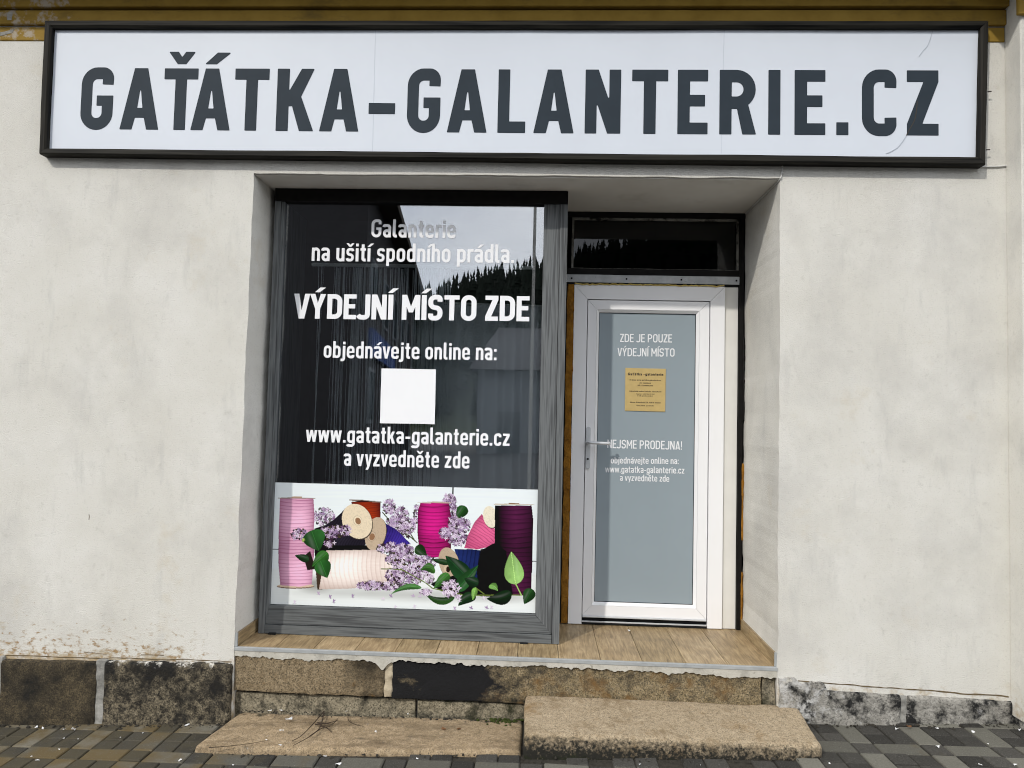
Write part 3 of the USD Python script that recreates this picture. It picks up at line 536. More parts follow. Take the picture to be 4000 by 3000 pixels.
# ---- shop window
win = node('shop_window', shop)
GY = YW + .028
gTL, gTR, gBL, gBR = at(1125, 790, GY), at(2128, 800, GY), at(1046, 2358, GY), at(2092, 2398, GY)
WX0, WX1 = -1.503, .127
def rail(name, quad, y0, y1, m, c=.0): return obj(name, extr(Polygon(quad), y0, y1), m, win)
gx0, gx1, gzt, gzb = (gTL[0] + gBL[0]) / 2, (gTR[0] + gBR[0]) / 2, (gTL[1] + gTR[1]) / 2, (gBL[1] + gBR[1]) / 2
mull = at(2175, 1500, YW)[0]; seam = at(1500, 2456, YW)[1]
rail('frame_header', [(WX0, gzt - .002), (WX1, gzt - .002), (WX1, OZ1 - .008), (WX0, OZ1 - .008)], YW - .004, YB, black_wood)
rail('frame_post', [(WX0, ZS + .003), (WX0 + .034, ZS + .003), (WX0 + .034, gzt - .004), (WX0, gzt - .004)], YW, YB, grain_v)
rail('frame_post', [(WX0 + .0355, seam), (gx0 + .002, gzb), (gx0 + .002, gzt - .004), (WX0 + .0355, gzt - .004)], YW + .008, YB - .01, grain_v)
rail('frame_post', [(gx1 - .002, gzb + .0), (mull - .001, seam - .0), (mull - .001, gzt - .004), (gx1 - .002, gzt - .004)], YW + .006, YB - .01, grain_v)
rail('frame_post', [(mull + .0022, ZS + .003), (WX1, ZS + .003), (WX1, gzt - .004), (mull + .001, gzt - .004)], YW, YW + .09, grain_v)
rail('frame_rail', [(WX0 + .036, seam + .0026), (mull - .002, seam + .0026), (gx1 - .004, gzb - .001), (gx0 + .004, gzb - .001)], YW + .006, YB - .01, grain_h)
rail('frame_rail', [(WX0 + .036, ZS + .003), (mull - .001, ZS + .003), (mull - .001, seam - .0018), (WX0 + .036, seam - .0018)], YW + .0, YB - .01, grain_h)
obj('side_panel', bx(.088, .125, YW + .091, YB - .003, ZS + .003, gzt - .005), black_wood, win)
for px, py in ((1064, 2476), (2046, 2514)):
    x, z = at(px, py, YW); obj('drain_cap', cbx(x - .021, x + .021, YW - .012, YW + .002, z - .007, z + .008, .002), rubber, win)
obj('pane', bx(gx0, gx1, GY, GY + .006, gzb, gzt), pane_glass, win)
LY = GY - .0012
for text, p0, p1, cap in (('Galanterie', (1450, 926), (1779, 930), 69), ('na ušití spodního prádla.', (1217, 1019), (2008, 1027), 70), ('objednávejte online na:', (1264, 1397), (1939, 1407), 64),
                          ('www.gatatka-galanterie.cz', (1194, 1726), (1990, 1742), 64), ('a vyzvedněte zde', (1341, 1819), (1833, 1830), 64)):
    lettering('lettering', bold, text, p0, p1, cap, LY, white_vinyl, win)
lettering('lettering', Face(.185), 'VÝDEJNÍ MÍSTO ZDE', (1146, 1244), (2067, 1255), 97, LY, white_vinyl, win, gap=.06)

# ---- old door frame with transom, foam, strips; then the door itself
door = node('entrance_door', shop)
DX0, DX1, DX2, DZ1 = .188, 1.0815, 1.161, 2.2924
FY = .600
t0, t1 = at(2236, 858, FY + .02), at(2876, 1056, FY + .02)
obj('old_frame_rail', extr(Polygon([(.128, t0[1] + .012), (OX1 - .002, t0[1] + .012), (OX1 - .002, OZ1 - .007), (.128, OZ1 - .007)]), FY, FY + .12), black_wood, door)
s0, s1 = at(2226, 1072, FY)[1], at(2226, 1102, FY)[1]
obj('old_frame_rail', extr(sbox(.128, s0 + .001, OX1 - .03, t1[1] - .004), FY + .004, FY + .12), black_wood, door)
obj('old_frame_rail', extr(sbox(.128, DZ1 + .004, OX1 - .03, s0 - .001), FY + .006, FY + .12), rubber, door)
obj('old_frame_post', extr(sbox(1.163, ZS + .004, OX1 - .010, t0[1] + .010), FY - .004, FY + .12), black_wood, door)
obj('old_frame_post', extr(sbox(.128, ZS + .004, .146, t0[1] + .010), FY - .002, FY + .12), black_wood, door)
def ring4(name, o, i, y0, y1, m, parent, gap=.0006):
    """four mitred members between an outer and an inner rectangle (x0, z0, x1, z1)"""
    oc = [(o[0], o[1]), (o[2], o[1]), (o[2], o[3]), (o[0], o[3])]; ic = [(i[0], i[1]), (i[2], i[1]), (i[2], i[3]), (i[0], i[3])]
    for k in range(4):
        q = Polygon([oc[k], oc[(k + 1) % 4], ic[(k + 1) % 4], ic[k]])
        if q.area > 1e-6: obj(name, extr(q.buffer(-gap, join_style='mitre'), y0, y1), m, parent)
tr = (t0[0] + .012, t1[1], t1[0], t0[1])
ring4('transom_bead', (tr[0] - .014, tr[1] - .012, tr[2] + .014, tr[3] + .012), tr, FY + .012, FY + .05, worn_bead, door)
obj('transom_pane', bx(tr[0] - .004, tr[2] + .004, FY + .03, FY + .034, tr[1] - .004, tr[3] + .004), dark_glass, door)
strip = obj('metal_strip', cbx(.132, DX2 + .006, FY - .004, FY + .004, s1, s0, .001), alu_old, door)
for px in (2233, 2447, 2661, 2876):
    x = at(px, 1090, FY)[0]; c = trimesh.creation.cylinder(.0055, .004, sections=12); c.apply_transform(trimesh.transformations.rotation_matrix(math.pi / 2, (1, 0, 0))); c.apply_translation((x, FY - .005, (s0 + s1) / 2)); obj('screw', c, rubber, door)
obj('foam_filling', stone(block8(.146, DX0 - .001, FY - .004, FY + .1, ZS + .005, DZ1 + .003), .02, .004, .009, 22, 41), foam, door, smooth=60)
for k, (za, zb) in enumerate(((.32, .62), (.80, 1.25), (1.5, 2.0))):
    obj('foam_filling', stone(block8(OX1 - .014, OX1 - .0015, FY - .008, FY + .02, za, zb), .018, .003, .008, 30, 43 + k), foam if k < 2 else black_wood, door, smooth=60)
pth = [(x, FY - .004 + rng.normal(0, .002), DZ1 + .003 + rng.normal(0, .002) + (.004 if abs(x - .2) < .03 or abs(x - 1.06) < .03 else 0)) for x in np.linspace(.19, 1.075, 60)]
obj('foam_bead', tube(pth, .0042, 6), foam_y, door, smooth=True)
# white plastic frame: two jambs and head, with mitres at the top
lx0, lx1, lzt, lzb = at(2291, 1400, FY)[0], at(2773, 1400, FY)[0], at(2530, 1172, FY)[1], at(2500, 2413, FY)[1]
for q in ([(DX0, ZS + .004), (lx0, ZS + .004), (lx0, lzt), (DX0, DZ1)], [(lx1, ZS + .004), (DX1, ZS + .004), (DX1, DZ1), (lx1, lzt)], [(DX0, DZ1), (lx0, lzt), (lx1, lzt), (DX1, DZ1)]):
    obj('frame_member', extr(Polygon(q).buffer(-.0007, join_style='mitre'), FY, FY + .09), pvc, door)
obj('side_strip', extr(sbox(DX1 + .001, ZS + .004, DX2, DZ1 - .001), FY + .012, FY + .09), cream_panel, door)
Gx0, Gx1, Gzb, Gzt = .341, .918, .414, 2.130
# leaf members with a sloping bead next to the glass
oc = (lx0 + .004, lzb, lx1 - .004, lzt - .004); ic = (Gx0 - .016, Gzb - .016, Gx1 + .016, Gzt + .016)
ring4('leaf_member', oc, ic, FY + .006, FY + .07, pvc, door)
def bevel_ring(name, o, i, yo, yi, back, m, parent):
    oc = [(o[0], o[1]), (o[2], o[1]), (o[2], o[3]), (o[0], o[3])]; ic = [(i[0], i[1]), (i[2], i[1]), (i[2], i[3]), (i[0], i[3])]
    for k in range(4):
        a, b, c, d = oc[k], oc[(k + 1) % 4], ic[(k + 1) % 4], ic[k]
        pts = [(a[0], yo, a[1]), (b[0], yo, b[1]), (c[0], yi, c[1]), (d[0], yi, d[1])] + [(p[0], back, p[1]) for p in (a, b, c, d)]
        obj(name, trimesh.convex.convex_hull(np.array(pts)), m, parent)
bevel_ring('glazing_bead', tuple(np.array(ic) + np.array([.0005, .0005, -.0005, -.0005])), (Gx0, Gzb, Gx1, Gzt), FY + .0065, FY + .026, FY + .06, pvc, door)
ring4('gasket', (Gx0 - .0005, Gzb - .0005, Gx1 + .0005, Gzt + .0005), (Gx0 + .003, Gzb + .003, Gx1 - .003, Gzt - .003), FY + .0275, FY + .04, rubber, door, 0)
obj('panel', bx(Gx0, Gx1, FY + .031, FY + .045, Gzb, Gzt), film, door)
DY = FY + .030
for f, text, p0, p1, cap in ((medium, 'ZDE JE POUZE', (2422, 1336), (2625, 1338), 32), (medium, 'VÝDEJNÍ MÍSTO', (2412, 1391), (2635, 1393), 32), (medium, 'NEJSME PRODEJNA!', (2372, 1750), (2664, 1757), 33),
                             (medium, 'objednávejte online na:', (2386, 1810), (2651, 1813), 25), (medium, 'www.gatatka-galanterie.cz', (2364, 1845), (2673, 1850), 25), (medium, 'a vyzvedněte zde', (2421, 1878), (2614, 1882), 25)):
    lettering('lettering', f, text, p0, p1, cap, DY, white_vinyl, door)
# drip rail, seal and threshold
obj('drip_rail', cbx(lx0 + .004, lx1 - .004, FY - .002, FY + .02, lzb - .009, lzb - .0005, .002), alu, door)
obj('bottom_seal', bx(lx0 + .002, lx1 - .002, FY + .02, FY + .06, ZS + .02, lzb - .01), rubber, door)
obj('threshold', cbx(lx0 + .001, lx1 - .001, FY + .002, FY + .05, ZS + .003, ZS + .014, .002), rubber, door)
obj('threshold_strip', cbx(lx0 + .001, lx1 - .001, FY + .004, FY + .012, ZS + .0145, ZS + .022, .001), alu, door)
# handle set
hx, hz = at(2297, 1750, FY + .006); zt, zb = at(2296, 1667, FY)[1], at(2293, 1832, FY)[1]
plate = LineString([(hx, zb + .0135), (hx, zt - .0135)]).buffer(.0135, quad_segs=10)
obj('handle_plate', cat_([extr(plate, FY - .003, FY + .006), extr(plate.buffer(-.0015), FY - .005, FY - .0029)]), alu, door)
lz = at(2290, 1728, FY - .02)[1]; lx = at(2294, 1728, FY)[0]
LP = smooth_path([(lx, FY - .004, lz), (lx, FY - .035, lz), (lx + .006, FY - .053, lz), (lx + .022, FY - .060, lz), (lx + .07, FY - .061, lz - .001), (lx + .112, FY - .059, lz - .002), (lx + .124, FY - .052, lz - .002), (lx + .126, FY - .044, lz - .002)], 5)
lv = tube(LP, .0085, 12); lv.vertices[:, 2] = lz + (lv.vertices[:, 2] - lz) * 1.05
obj('handle_lever', lv, alu, door, smooth=50)
cyl = trimesh.creation.cylinder(.013, .006, sections=24); cyl.apply_transform(trimesh.transformations.rotation_matrix(math.pi / 2, (1, 0, 0))); cyl.apply_translation((lx, FY - .0055, lz)); obj('handle_rose', cyl, alu, door, smooth=40)
kz = at(2295, 1797, FY)[1]
obj('lock_cover', extr(LineString([(hx - .001, kz - .008), (hx - .001, kz + .008)]).buffer(.0095), FY - .009, FY - .0049), alu, door)
kc = trimesh.creation.cylinder(.006, .004, sections=18); kc.apply_transform(trimesh.transformations.rotation_matrix(math.pi / 2, (1, 0, 0))); kc.apply_translation((hx - .001, FY - .0095, kz + .007)); obj('lock_cylinder', kc, rubber, door)

# ---- the big sign
sign = node('shop_sign', None, 'long white shop sign reading GAŤÁTKA-GALANTERIE.CZ in a black wooden frame', 'sign')
SY, PY = -.062, -.034
so = [at(149, 599, SY), at(3853, 642, SY), at(3865, 77, SY), at(172, 77, SY)]
si = [at(179, 577, SY), at(3824, 611, SY), at(3835, 106, SY), at(201, 106, SY)]
si[2][1] += .0; topz = [at(3835, 106, PY)[1], at(201, 106, PY)[1]]
for k, m in enumerate((sign_wood_h, sign_wood_v, sign_wood_h, sign_wood_v)):
    a, b, c, d = so[k], so[(k + 1) % 4], si[(k + 1) % 4], si[k]
    n = 40 if k % 2 == 0 else 12; V = []
    rr = np.random.default_rng(60 + k)
    T = np.linspace(0, 1, n + 1); w1 = np.convolve(rr.normal(0, 1, n + 5), np.ones(5) / 5, 'valid') * .0022; w2 = np.convolve(rr.normal(0, 1, n + 5), np.ones(5) / 5, 'valid') * .0018
    for i, t in enumerate(T):
        t = t * .9994 + .0003
        p, q = a + (b - a) * t, d + (c - d) * t; nrm = (p - q) / np.linalg.norm(p - q)
        edge = 0 if i in (0, n) else 1
        p = p + nrm * w1[i] * edge; q = q + nrm * w2[i] * edge
        mid = p * .5 + q * .5
        V += [(*p, .0), (*(p), SY + .012), (*(p * .86 + q * .14), SY), (*(p * .3 + q * .7), SY + .001), (*q, SY + .010), (*q, -.004)]
    V = np.array(V)[:, [0, 2, 1]]; Fc = []
    for i in range(n):
        for j in range(6):
            p0, p1 = i * 6 + j, i * 6 + (j + 1) % 6; Fc += [[p0, p0 + 6, p1 + 6], [p0, p1 + 6, p1]]
    for e, fl in ((0, 1), (n * 6, -1)):
        for j in range(1, 5): Fc.append([e, e + j, e + j + 1][::fl])
    mm = trimesh.Trimesh(V, np.array(Fc), process=False); mm.fix_normals()
    obj('frame_rail', mm, m, sign)
pq = [p + (np.mean(si, axis=0) - p) * -.012 for p in si]
obj('panel', extr(Polygon(pq), PY, PY + .012), sign_white, sign)
EX = PY - .0014
base0, base1 = (340, 505), (3600, 528)
def base_at(px): t = (px - 380) / (3605 - 380); return 504 + (529 - 504) * t + 6 * math.sin(math.pi * min(max(t, 0), 1)) * .35
def top_at(px): t = (px - 490) / (3605 - 490); return 265.5 + (274.5 - 265.5) * min(1, max(0, t) ** .7)
for ch, l, r in (('G', 307, 439), ('A', 466, 617), ('Ť', 633, 765), ('Á', 743, 896), ('T', 910, 1044), ('K', 1076, 1220), ('A', 1246, 1399), ('-', 1437, 1540), ('G', 1584, 1720), ('A', 1745, 1900), ('L', 1939, 2054), ('A', 2083, 2240), ('N', 2280, 2426),
                 ('T', 2466, 2607), ('E', 2642, 2767), ('R', 2806, 2954), ('I', 2997, 3051), ('E', 3100, 3227), ('.', 3267, 3314), ('C', 3364, 3506), ('Z', 3540, 3670)):
    g, W = heavy.glyph(ch); gb = (0, 0, W, 1); sh = 250 * .028 * (0 if ch in 'T.-ŤAÁK' else 1)
    cx = (l + r) / 2; b = at(cx, base_at(cx), EX); t = at(cx, top_at(cx), EX); hh = t[1] - b[1]
    wd = (at(r - sh / 2, 400, EX)[0] - at(l + sh / 2, 400, EX)[0]); ang = math.atan2(at(cx + 50, base_at(cx + 50), EX)[1] - at(cx - 50, base_at(cx - 50), EX)[1], at(cx + 50, 400, EX)[0] - at(cx - 50, 400, EX)[0])
    g = affinity.affine_transform(g, [wd / W, 0, wd / W * math.sin(ang), hh, b[0] - wd / 2, b[1] - wd / 2 * math.sin(ang)])
    obj('letter', extr(g.buffer(.003).buffer(-.003).buffer(-.003).buffer(.003), EX, PY), sign_ink, sign)
def ribbon(pxs, y, w, thick=.0008):
    pts = [at(a, b, y) for a, b in pxs]; return extr(LineString(smooth_path(np.c_[np.array(pts), np.zeros(len(pts))], 5)[:, :2]).buffer(w / 2, cap_style='flat'), y - thick, y)
obj('crack', ribbon([(3540, 530), (3556, 500), (3572, 470), (3580, 430), (3583, 395)], EX - .0001, .004), ink_dark, sign)
obj('crack', ribbon([(3460, 600), (3480, 592), (3510, 572), (3541, 530)], EX, .0035), crack_ink, sign)
obj('crack', ribbon([(3590, 220), (3604, 200), (3625, 175), (3645, 115)], EX, .0022), crack_ink, sign)
seam_ink = plain('seam_grey', (.46, .50, .56), .5, .3)
for px in (1467, 2829): obj('seam', ribbon([(px, 112), (px - 6, 350), (px - 12, 600)], PY + .0001, .0025, .0006), seam_ink, sign)
for px, py in ((3868, 358), (3862, 585)):
    x, z = at(px, py, -.03); obj('nail', tube([(x - .012, -.03, z), (x + .006, -.03, z + .001)], .003, 6), iron, sign)

# ---- plaque on the door
plq = node('door_plaque', None, 'small brass nameplate with dark engraved lines on the grey door panel', 'plaque')
pc = [at(2441, 1604, DY - .002), at(2598, 1608, DY - .002), at(2601, 1441, DY - .002), at(2443, 1437, DY - .002)]
obj('plate', extr(Polygon(pc), DY - .003, DY + .0009), brass, plq)
QY = DY - .0034
def pl(x0, x1, y, cap, text, f=bold):  # in pixels of the 250 px wide close view
    k = 250 / 1659; lettering('engraving', f, text, (2400 + x0 * k, 1400 + y * k), (2400 + x1 * k, 1400 + (y + (x1 - x0) * .018) * k), cap * k, QY, ink_dark, plq, thick=.0003)
pl(350, 1268, 436, 66, 'Gaťátka –galanterie', heavy)
pl(400, 1210, 572, 34, 'E-shop: www.gatatka-galanterie.cz')
pl(656, 948, 655, 32, 'IČO: 09905448')
pl(606, 1000, 715, 32, 'DIČ: CZ9059012666')
pl(386, 1216, 864, 32, 'Odpovědná osoba: Květuše Janoušková')
pl(562, 1040, 935, 28, 'Telefon: +420 704 071 267')
pl(594, 1000, 980, 26, 'E-mail: gatatka@email.cz')
pl(402, 1194, 1152, 34, 'Adresa: Krkonošská 228, 468 51, Tanvald')
pl(570, 1024, 1234, 30, 'Výdej balíčků po dohodě.')

# ---- blank white card on the shop window (its square code is left out)
card = Polygon([at(1484, 1653, LY), at(1698, 1657, LY), at(1703, 1443, LY), at(1490, 1439, LY)])
obj('white_card', extr(card, LY - .0003, LY + .0009), white_vinyl, None, label='square blank white card stuck in the middle of the shop window', cat='card')

# ---- poster along the bottom of the shop window
def paint():
    NX, NY = 700, 330
    cor = np.array([(125, 65), (2030, 112), (2008, 1010), (88, 940)], float)
    u, v = np.meshgrid(np.linspace(0, 1, NX), np.linspace(0, 1, NY), indexing='ij')
    Q = ((1 - u) * (1 - v))[..., None] * cor[0] + (u * (1 - v))[..., None] * cor[1] + (u * v)[..., None] * cor[2] + ((1 - u) * v)[..., None] * cor[3]
    X, Y = Q[..., 0], Q[..., 1]; r = np.random.default_rng(12)
    memo = {}
    def nz(sx, sy, s=0, o=3):
        k = (sx, sy, s, o)
        if k not in memo: memo[k] = meshkit.fbm(np.stack([X / sx, Y / sy, 0 * X], -1), o, s)
        return memo[k]
    def dot(cx, cy, rx, ry, rot, col, a=1.0):     # a small ellipse, worked out only round itself
        R = max(rx, ry) + 2; i0, i1 = int((cx - R - 130) / 1935 * NX) - 4, int((cx + R - 80) / 1900 * NX) + 6; j0, j1 = int((cy - R - 115) / 895 * NY) - 4, int((cy + R - 60) / 870 * NY) + 6
        i0, j0 = max(i0, 0), max(j0, 0)
        if i1 <= i0 or j1 <= j0: return
        x, y = X[i0:i1, j0:j1] - cx, Y[i0:i1, j0:j1] - cy; t = math.radians(rot); p, q = x * math.cos(t) + y * math.sin(t), -x * math.sin(t) + y * math.cos(t)
        m = (np.clip(1.5 - ((p / rx) ** 2 + (q / ry) ** 2), 0, .5) * 2 * a)[..., None]; C[i0:i1, j0:j1] = C[i0:i1, j0:j1] * (1 - m) + np.asarray(col) * m
    S = lambda c: (np.array(c, float) / 255) ** 2.2
    C = np.empty(X.shape + (3,)); tb = np.clip((Y - 660 - .02 * X) / 40, 0, 1)[..., None]
    C[:] = S((226, 234, 240)) * (1 - tb) + S((226, 231, 230)) * tb
    C *= (.94 + .06 * nz(300, 8, 2))[..., None]
    def put(mask, col, a=1.0):
        m = mask if mask.dtype != bool else mask.astype(float); m = (m * a)[..., None]; np.copyto(C, C * (1 - m) + np.asarray(col) * m)
    def inp(pts): return shapely.contains_xy(Polygon(pts), X, Y)
    def ell(cx, cy, rx, ry, rot=0):
        a = math.radians(rot); dx, dy = X - cx, Y - cy; p, q = dx * math.cos(a) + dy * math.sin(a), -dx * math.sin(a) + dy * math.cos(a); return (p / rx) ** 2 + (q / ry) ** 2 < 1
    def soft(cx, cy, rx, ry): return np.clip(1.3 - np.sqrt(((X - cx) / rx) ** 2 + ((Y - cy) / ry) ** 2), 0, 1)
    put((np.abs(X - 1420) < 5) & (Y < 300), S((35, 38, 42))); put((np.abs(Y - 548) < 3) & (X < 200), S((35, 40, 45))); put((np.abs(Y - 635) < 3) & (X > 1900), S((50, 45, 50)))
    for cx, cy, rx, ry, a in ((420, 800, 130, 60, .75), (700, 860, 420, 45, .35), (1300, 880, 480, 50, .45), (1800, 900, 250, 40, .4)): put(soft(cx, cy, rx, ry), S((120, 118, 112)), a)
    def spool(poly, lo, hi, ax=(0, 1), period=17, seed=0, light=.5, edge=True, contrast=1.0, wv=1.0, bow=10, dim=.5):
        m = inp(poly); P = np.array(poly, float); px, py = -ax[1], ax[0]; ac = X * px + Y * py; a0, a1 = (P @ np.array([px, py])).min(), (P @ np.array([px, py])).max()
        along = X * ax[0] + Y * ax[1]; t = np.clip((ac - a0) / (a1 - a0 + 1e-9), 0, 1)
        wav = (nz(420, 70, seed, 2) * 44 + nz(160, 45, seed + 1, 2) * 10) * wv + bow * (t - .5) ** 2 * 4; ph = (along + wav) / period; fr = ph - np.floor(ph); row = np.floor(ph)
        tone = .80 + .20 * np.sin(row * 12.9898 + seed) + .22 * (nz(60, 10, seed + 3) - .5)              # each wound band has its own tone
        gap = np.exp(-((fr - .03) / .10) ** 2) + np.exp(-((fr - .97) / .08) ** 2); bead = (.5 + .5 * np.sin(ac * 2 * math.pi / 10)) * np.exp(-((fr - .78) / .10) ** 2)
        f = (tone * (.86 + .14 * np.sin(fr * math.pi)) - .42 * gap * contrast * (.4 + .9 * nz(80, 20, seed + 5)) + .20 * bead)
        sh = (.16 + .88 * np.clip(1 - ((t - light) / np.where(t < light, light, 1 - light)) ** 2, 0, 1) ** .6) if edge else .92
        k = np.clip(f * sh, 0, 1.15)[..., None]; q = np.clip(1 - ((t - light) / np.where(t < light, light, 1 - light)) ** 2, 0, 1) ** .55; put(m, (S(lo) * (1 - np.clip(k, 0, 1)) + S(hi) * k) * (1 - dim + dim * q)[..., None])
    CARD, KRAFT = S((222, 206, 178)), S((186, 166, 142))
    def disc(cx, cy, rx, ry, rot, col, hub=None):
        put(ell(cx + 3, cy + 5, rx * 1.02, ry * 1.02, rot), S((60, 50, 42))); put(ell(cx, cy, rx, ry, rot), col * 1.0); put(ell(cx, cy, rx, ry, rot) & (nz(6, 6, 5) > .6), col * .88)
        if hub: put(ell(hub[0], hub[1], 32, 37, rot), col * .72); put(ell(hub[0] + 1, hub[1], 28, 33, rot), col * 1.08); put(ell(hub[0] + 3, hub[1] + 3, 20, 25, rot), S((140, 105, 78)))
    # rust spool
    spool([(683, 205), (895, 205), (895, 330), (700, 330)], (70, 15, 5), (165, 55, 22), period=14, seed=4); put(inp([(668, 187), (760, 190), (905, 203), (905, 210), (800, 207), (668, 195)]), S((120, 108, 98))); put(inp([(685, 207), (760, 193), (850, 206)]), S((45, 10, 6)))
    # lilac masses at the back
    BACK = [((485, 315), (75, 70), 70), ((960, 240), (45, 55), 45), ((1050, 300), (50, 60), 55), ((1000, 350), (60, 45), 50), ((1090, 380), (60, 55), 60), ((1060, 420), (55, 60), 50), ((1395, 200), (45, 55), 80), ((1425, 290), (40, 70), 55), ((1160, 290), (25, 70), 30)]
    LIL = [S(c) for c in ((206, 190, 212), (190, 168, 198), (160, 136, 172), (226, 214, 230), (112, 86, 118))]
    def lilac(groups, dark=.5, seed=1, white=0):
        rr = np.random.default_rng(seed)
        for (cx, cy), (rx, ry), n in groups:
            for k in range(int(n * 2.0)):
                a, q = rr.uniform(0, 6.28), math.sqrt(rr.uniform(0, 1)); x, y = cx + rx * q * math.cos(a), cy + ry * q * math.sin(a); dot(x, y, rr.uniform(4, 9), rr.uniform(3, 7), rr.uniform(0, 180), S((52, 36, 50)) if rr.uniform() < .7 else S((66, 60, 34)), min(1, dark + .35))
            for k in range(int(n * .8)):
                a, q = rr.uniform(0, 6.28), math.sqrt(rr.uniform(0, 1)); x, y = cx + rx * q * math.cos(a), cy + ry * q * math.sin(a); col = LIL[rr.integers(0, 5)] if not white else LIL[rr.choice([0, 3, 3, 1])]
                th = rr.uniform(0, 90); L = rr.uniform(10, 17)
                dot(x, y, L, 3.0, th, col * rr.uniform(.7, 1.05)); dot(x, y, L * .9, 3.0, th + 90, col); dot(x, y, 2.2, 2.2, 0, S((110, 80, 110)))
    def stem(pts, w, col):
        put(shapely.contains_xy(LineString(pts).buffer(w), X, Y), S(col))
    for pts in ([(940, 330), (1000, 380), (1090, 440), (1160, 500)], [(1060, 330), (1090, 400), (1140, 480)], [(910, 280), (960, 340), (1060, 430)], [(1040, 400), (1100, 470)]): stem(pts, 4, (62, 70, 38))
    lilac(BACK, .55, 2)
    # dark tilted spool
    spool([(560, 330), (612, 280), (640, 250), (840, 450), (760, 545), (560, 548), (430, 548), (415, 430), (480, 380)], (6, 5, 9), (42, 38, 50), ax=(.8, .6), period=16, seed=6, edge=False)
    put(inp([(410, 400), (470, 380), (560, 440), (560, 548), (412, 560)]), S((8, 7, 9)))
    put(inp([(415, 470), (560, 520), (780, 520), (880, 500), (885, 562), (480, 566), (425, 700), (412, 560)]), S((7, 6, 8)))
    # violet spool
    spool([(900, 350), (935, 362), (1010, 405), (1115, 510), (1050, 560), (905, 530)], (14, 8, 48), (66, 48, 150), ax=(.88, .47), period=19, seed=7, edge=False)
    disc(858, 435, 74, 122, 14, KRAFT, (830, 455)); disc(724, 346, 106, 130, -24, CARD, (728, 341))
    # magenta spool and dark leaves near it
    def leaf(tip, base, wd, col, lit=1.0, bend=0.0, vein=True):
        tip, base = np.array(tip, float), np.array(base, float); ax = tip - base; L = np.linalg.norm(ax); ax /= L; pr = np.array([-ax[1], ax[0]])
        s = ((X - base[0]) * ax[0] + (Y - base[1]) * ax[1]) / L; t = ((X - base[0]) * pr[0] + (Y - base[1]) * pr[1]) - bend * L * np.clip(s, 0, 1) * (1 - np.clip(s, 0, 1)) * 4
        half = wd * np.clip(np.sin(np.pi * np.clip(s, 0, 1) ** .62), 0, 1) ** .85 * (s > 0) * (s < 1)
        m = np.abs(t) < half; k = (.72 + .38 * np.clip(t / (wd + 1e-9), -1, 1) * lit + .25 * (nz(30, 30, 8) - .5))[..., None]; put(m, np.clip(S(col) * k * (1.25 - .55 * np.clip(s, 0, 1))[..., None] + .05 * np.exp(-((t / (wd + 1e-9) - .35) / .18) ** 2)[..., None] * np.clip(np.sin(np.pi * np.clip(s, 0, 1)), 0, 1)[..., None], 0, 1))
        put(m & (np.abs(np.abs(t) - half) < 3), S(col) * .5, .6)
        if vein: put(m & (np.abs(t) < 1.8), S(col) * 1.9, .7)
        else: put(m & (np.abs(t) < 1.5), S(col) * 1.4, .5)
    leaf((1445, 330), (1510, 235), 42, (38, 78, 36))
    spool([(1185, 212), (1390, 212), (1405, 300), (1405, 590), (1330, 605), (1240, 612), (1175, 560), (1162, 420), (1168, 260)], (58, 2, 34), (206, 34, 132), period=25, seed=8, light=.55); put(inp([(1160, 207), (1215, 210), (1412, 213), (1412, 208), (1300, 200)]), S((178, 160, 146)))
    lilac([((1470, 380), (75, 60), 85), ((1360, 430), (40, 40), 40), ((1450, 460), (75, 60), 80), ((1425, 350), (40, 40), 30)], .6, 3)
    # pink striped spool
    spool([(1628, 290), (1660, 350), (1722, 400), (1722, 520), (1600, 548), (1500, 540), (1530, 440), (1575, 350)], (128, 28, 70), (226, 104, 150), ax=(.55, -.83), period=21, seed=9, edge=False)
    disc(1690, 312, 52, 80, -12, S((226, 218, 196)))
    # deep purple spool and the shade in front of it
    spool([(1722, 228), (1985, 228), (1996, 330), (1990, 600), (1978, 882), (1735, 882), (1720, 500)], (12, 2, 10), (86, 32, 70), period=33, seed=10, light=.82, contrast=.9); put(inp([(1722, 228), (1985, 228), (1996, 330), (1990, 600), (1978, 882), (1735, 882), (1720, 500)]) * np.clip((1860 + .03 * Y - X) / 130, 0, 1), S((6, 2, 6)))
    put(inp([(1716, 216), (1860, 214), (2003, 219), (2003, 223), (1716, 224)]), S((190, 178, 160))); put(inp([(1822, 210), (1894, 210), (1894, 217), (1822, 217)]), S((130, 105, 78)))
    put(inp([(1640, 545), (1700, 510), (1725, 500), (1800, 560), (1850, 880), (1740, 885), (1560, 850), (1520, 760)]), S((5, 4, 7)))
    spool([(1430, 545), (1560, 548), (1660, 560), (1680, 780), (1590, 800), (1470, 740)], (6, 8, 24), (34, 48, 105), ax=(1, .18), period=30, seed=11, edge=False, contrast=.9); put(inp([(1620, 545), (1700, 545), (1720, 830), (1600, 830), (1590, 700)]), S((6, 5, 10)), .98)
    disc(1390, 645, 72, 112, -14, KRAFT * .92); put(ell(1378, 690, 24, 30), KRAFT * 1.1); put(ell(1384, 694, 15, 22), S((40, 28, 20)))
    # cream spool
    put(inp([(420, 690), (462, 560), (470, 838), (432, 840)]), S((64, 50, 40)))
    spool([(500, 556), (880, 552), (1040, 650), (1010, 790), (880, 815), (660, 832), (445, 836), (462, 740), (480, 600)], (188, 160, 148), (250, 240, 234), ax=(1, -.06), period=33, seed=13, light=.42, contrast=.42, wv=.25, bow=-22, dim=.22)
    # pale pink spool
    put(ell(272, 815, 138, 17, 0), S((120, 98, 84))); put(ell(272, 810, 134, 14, 0), S((205, 182, 158)))
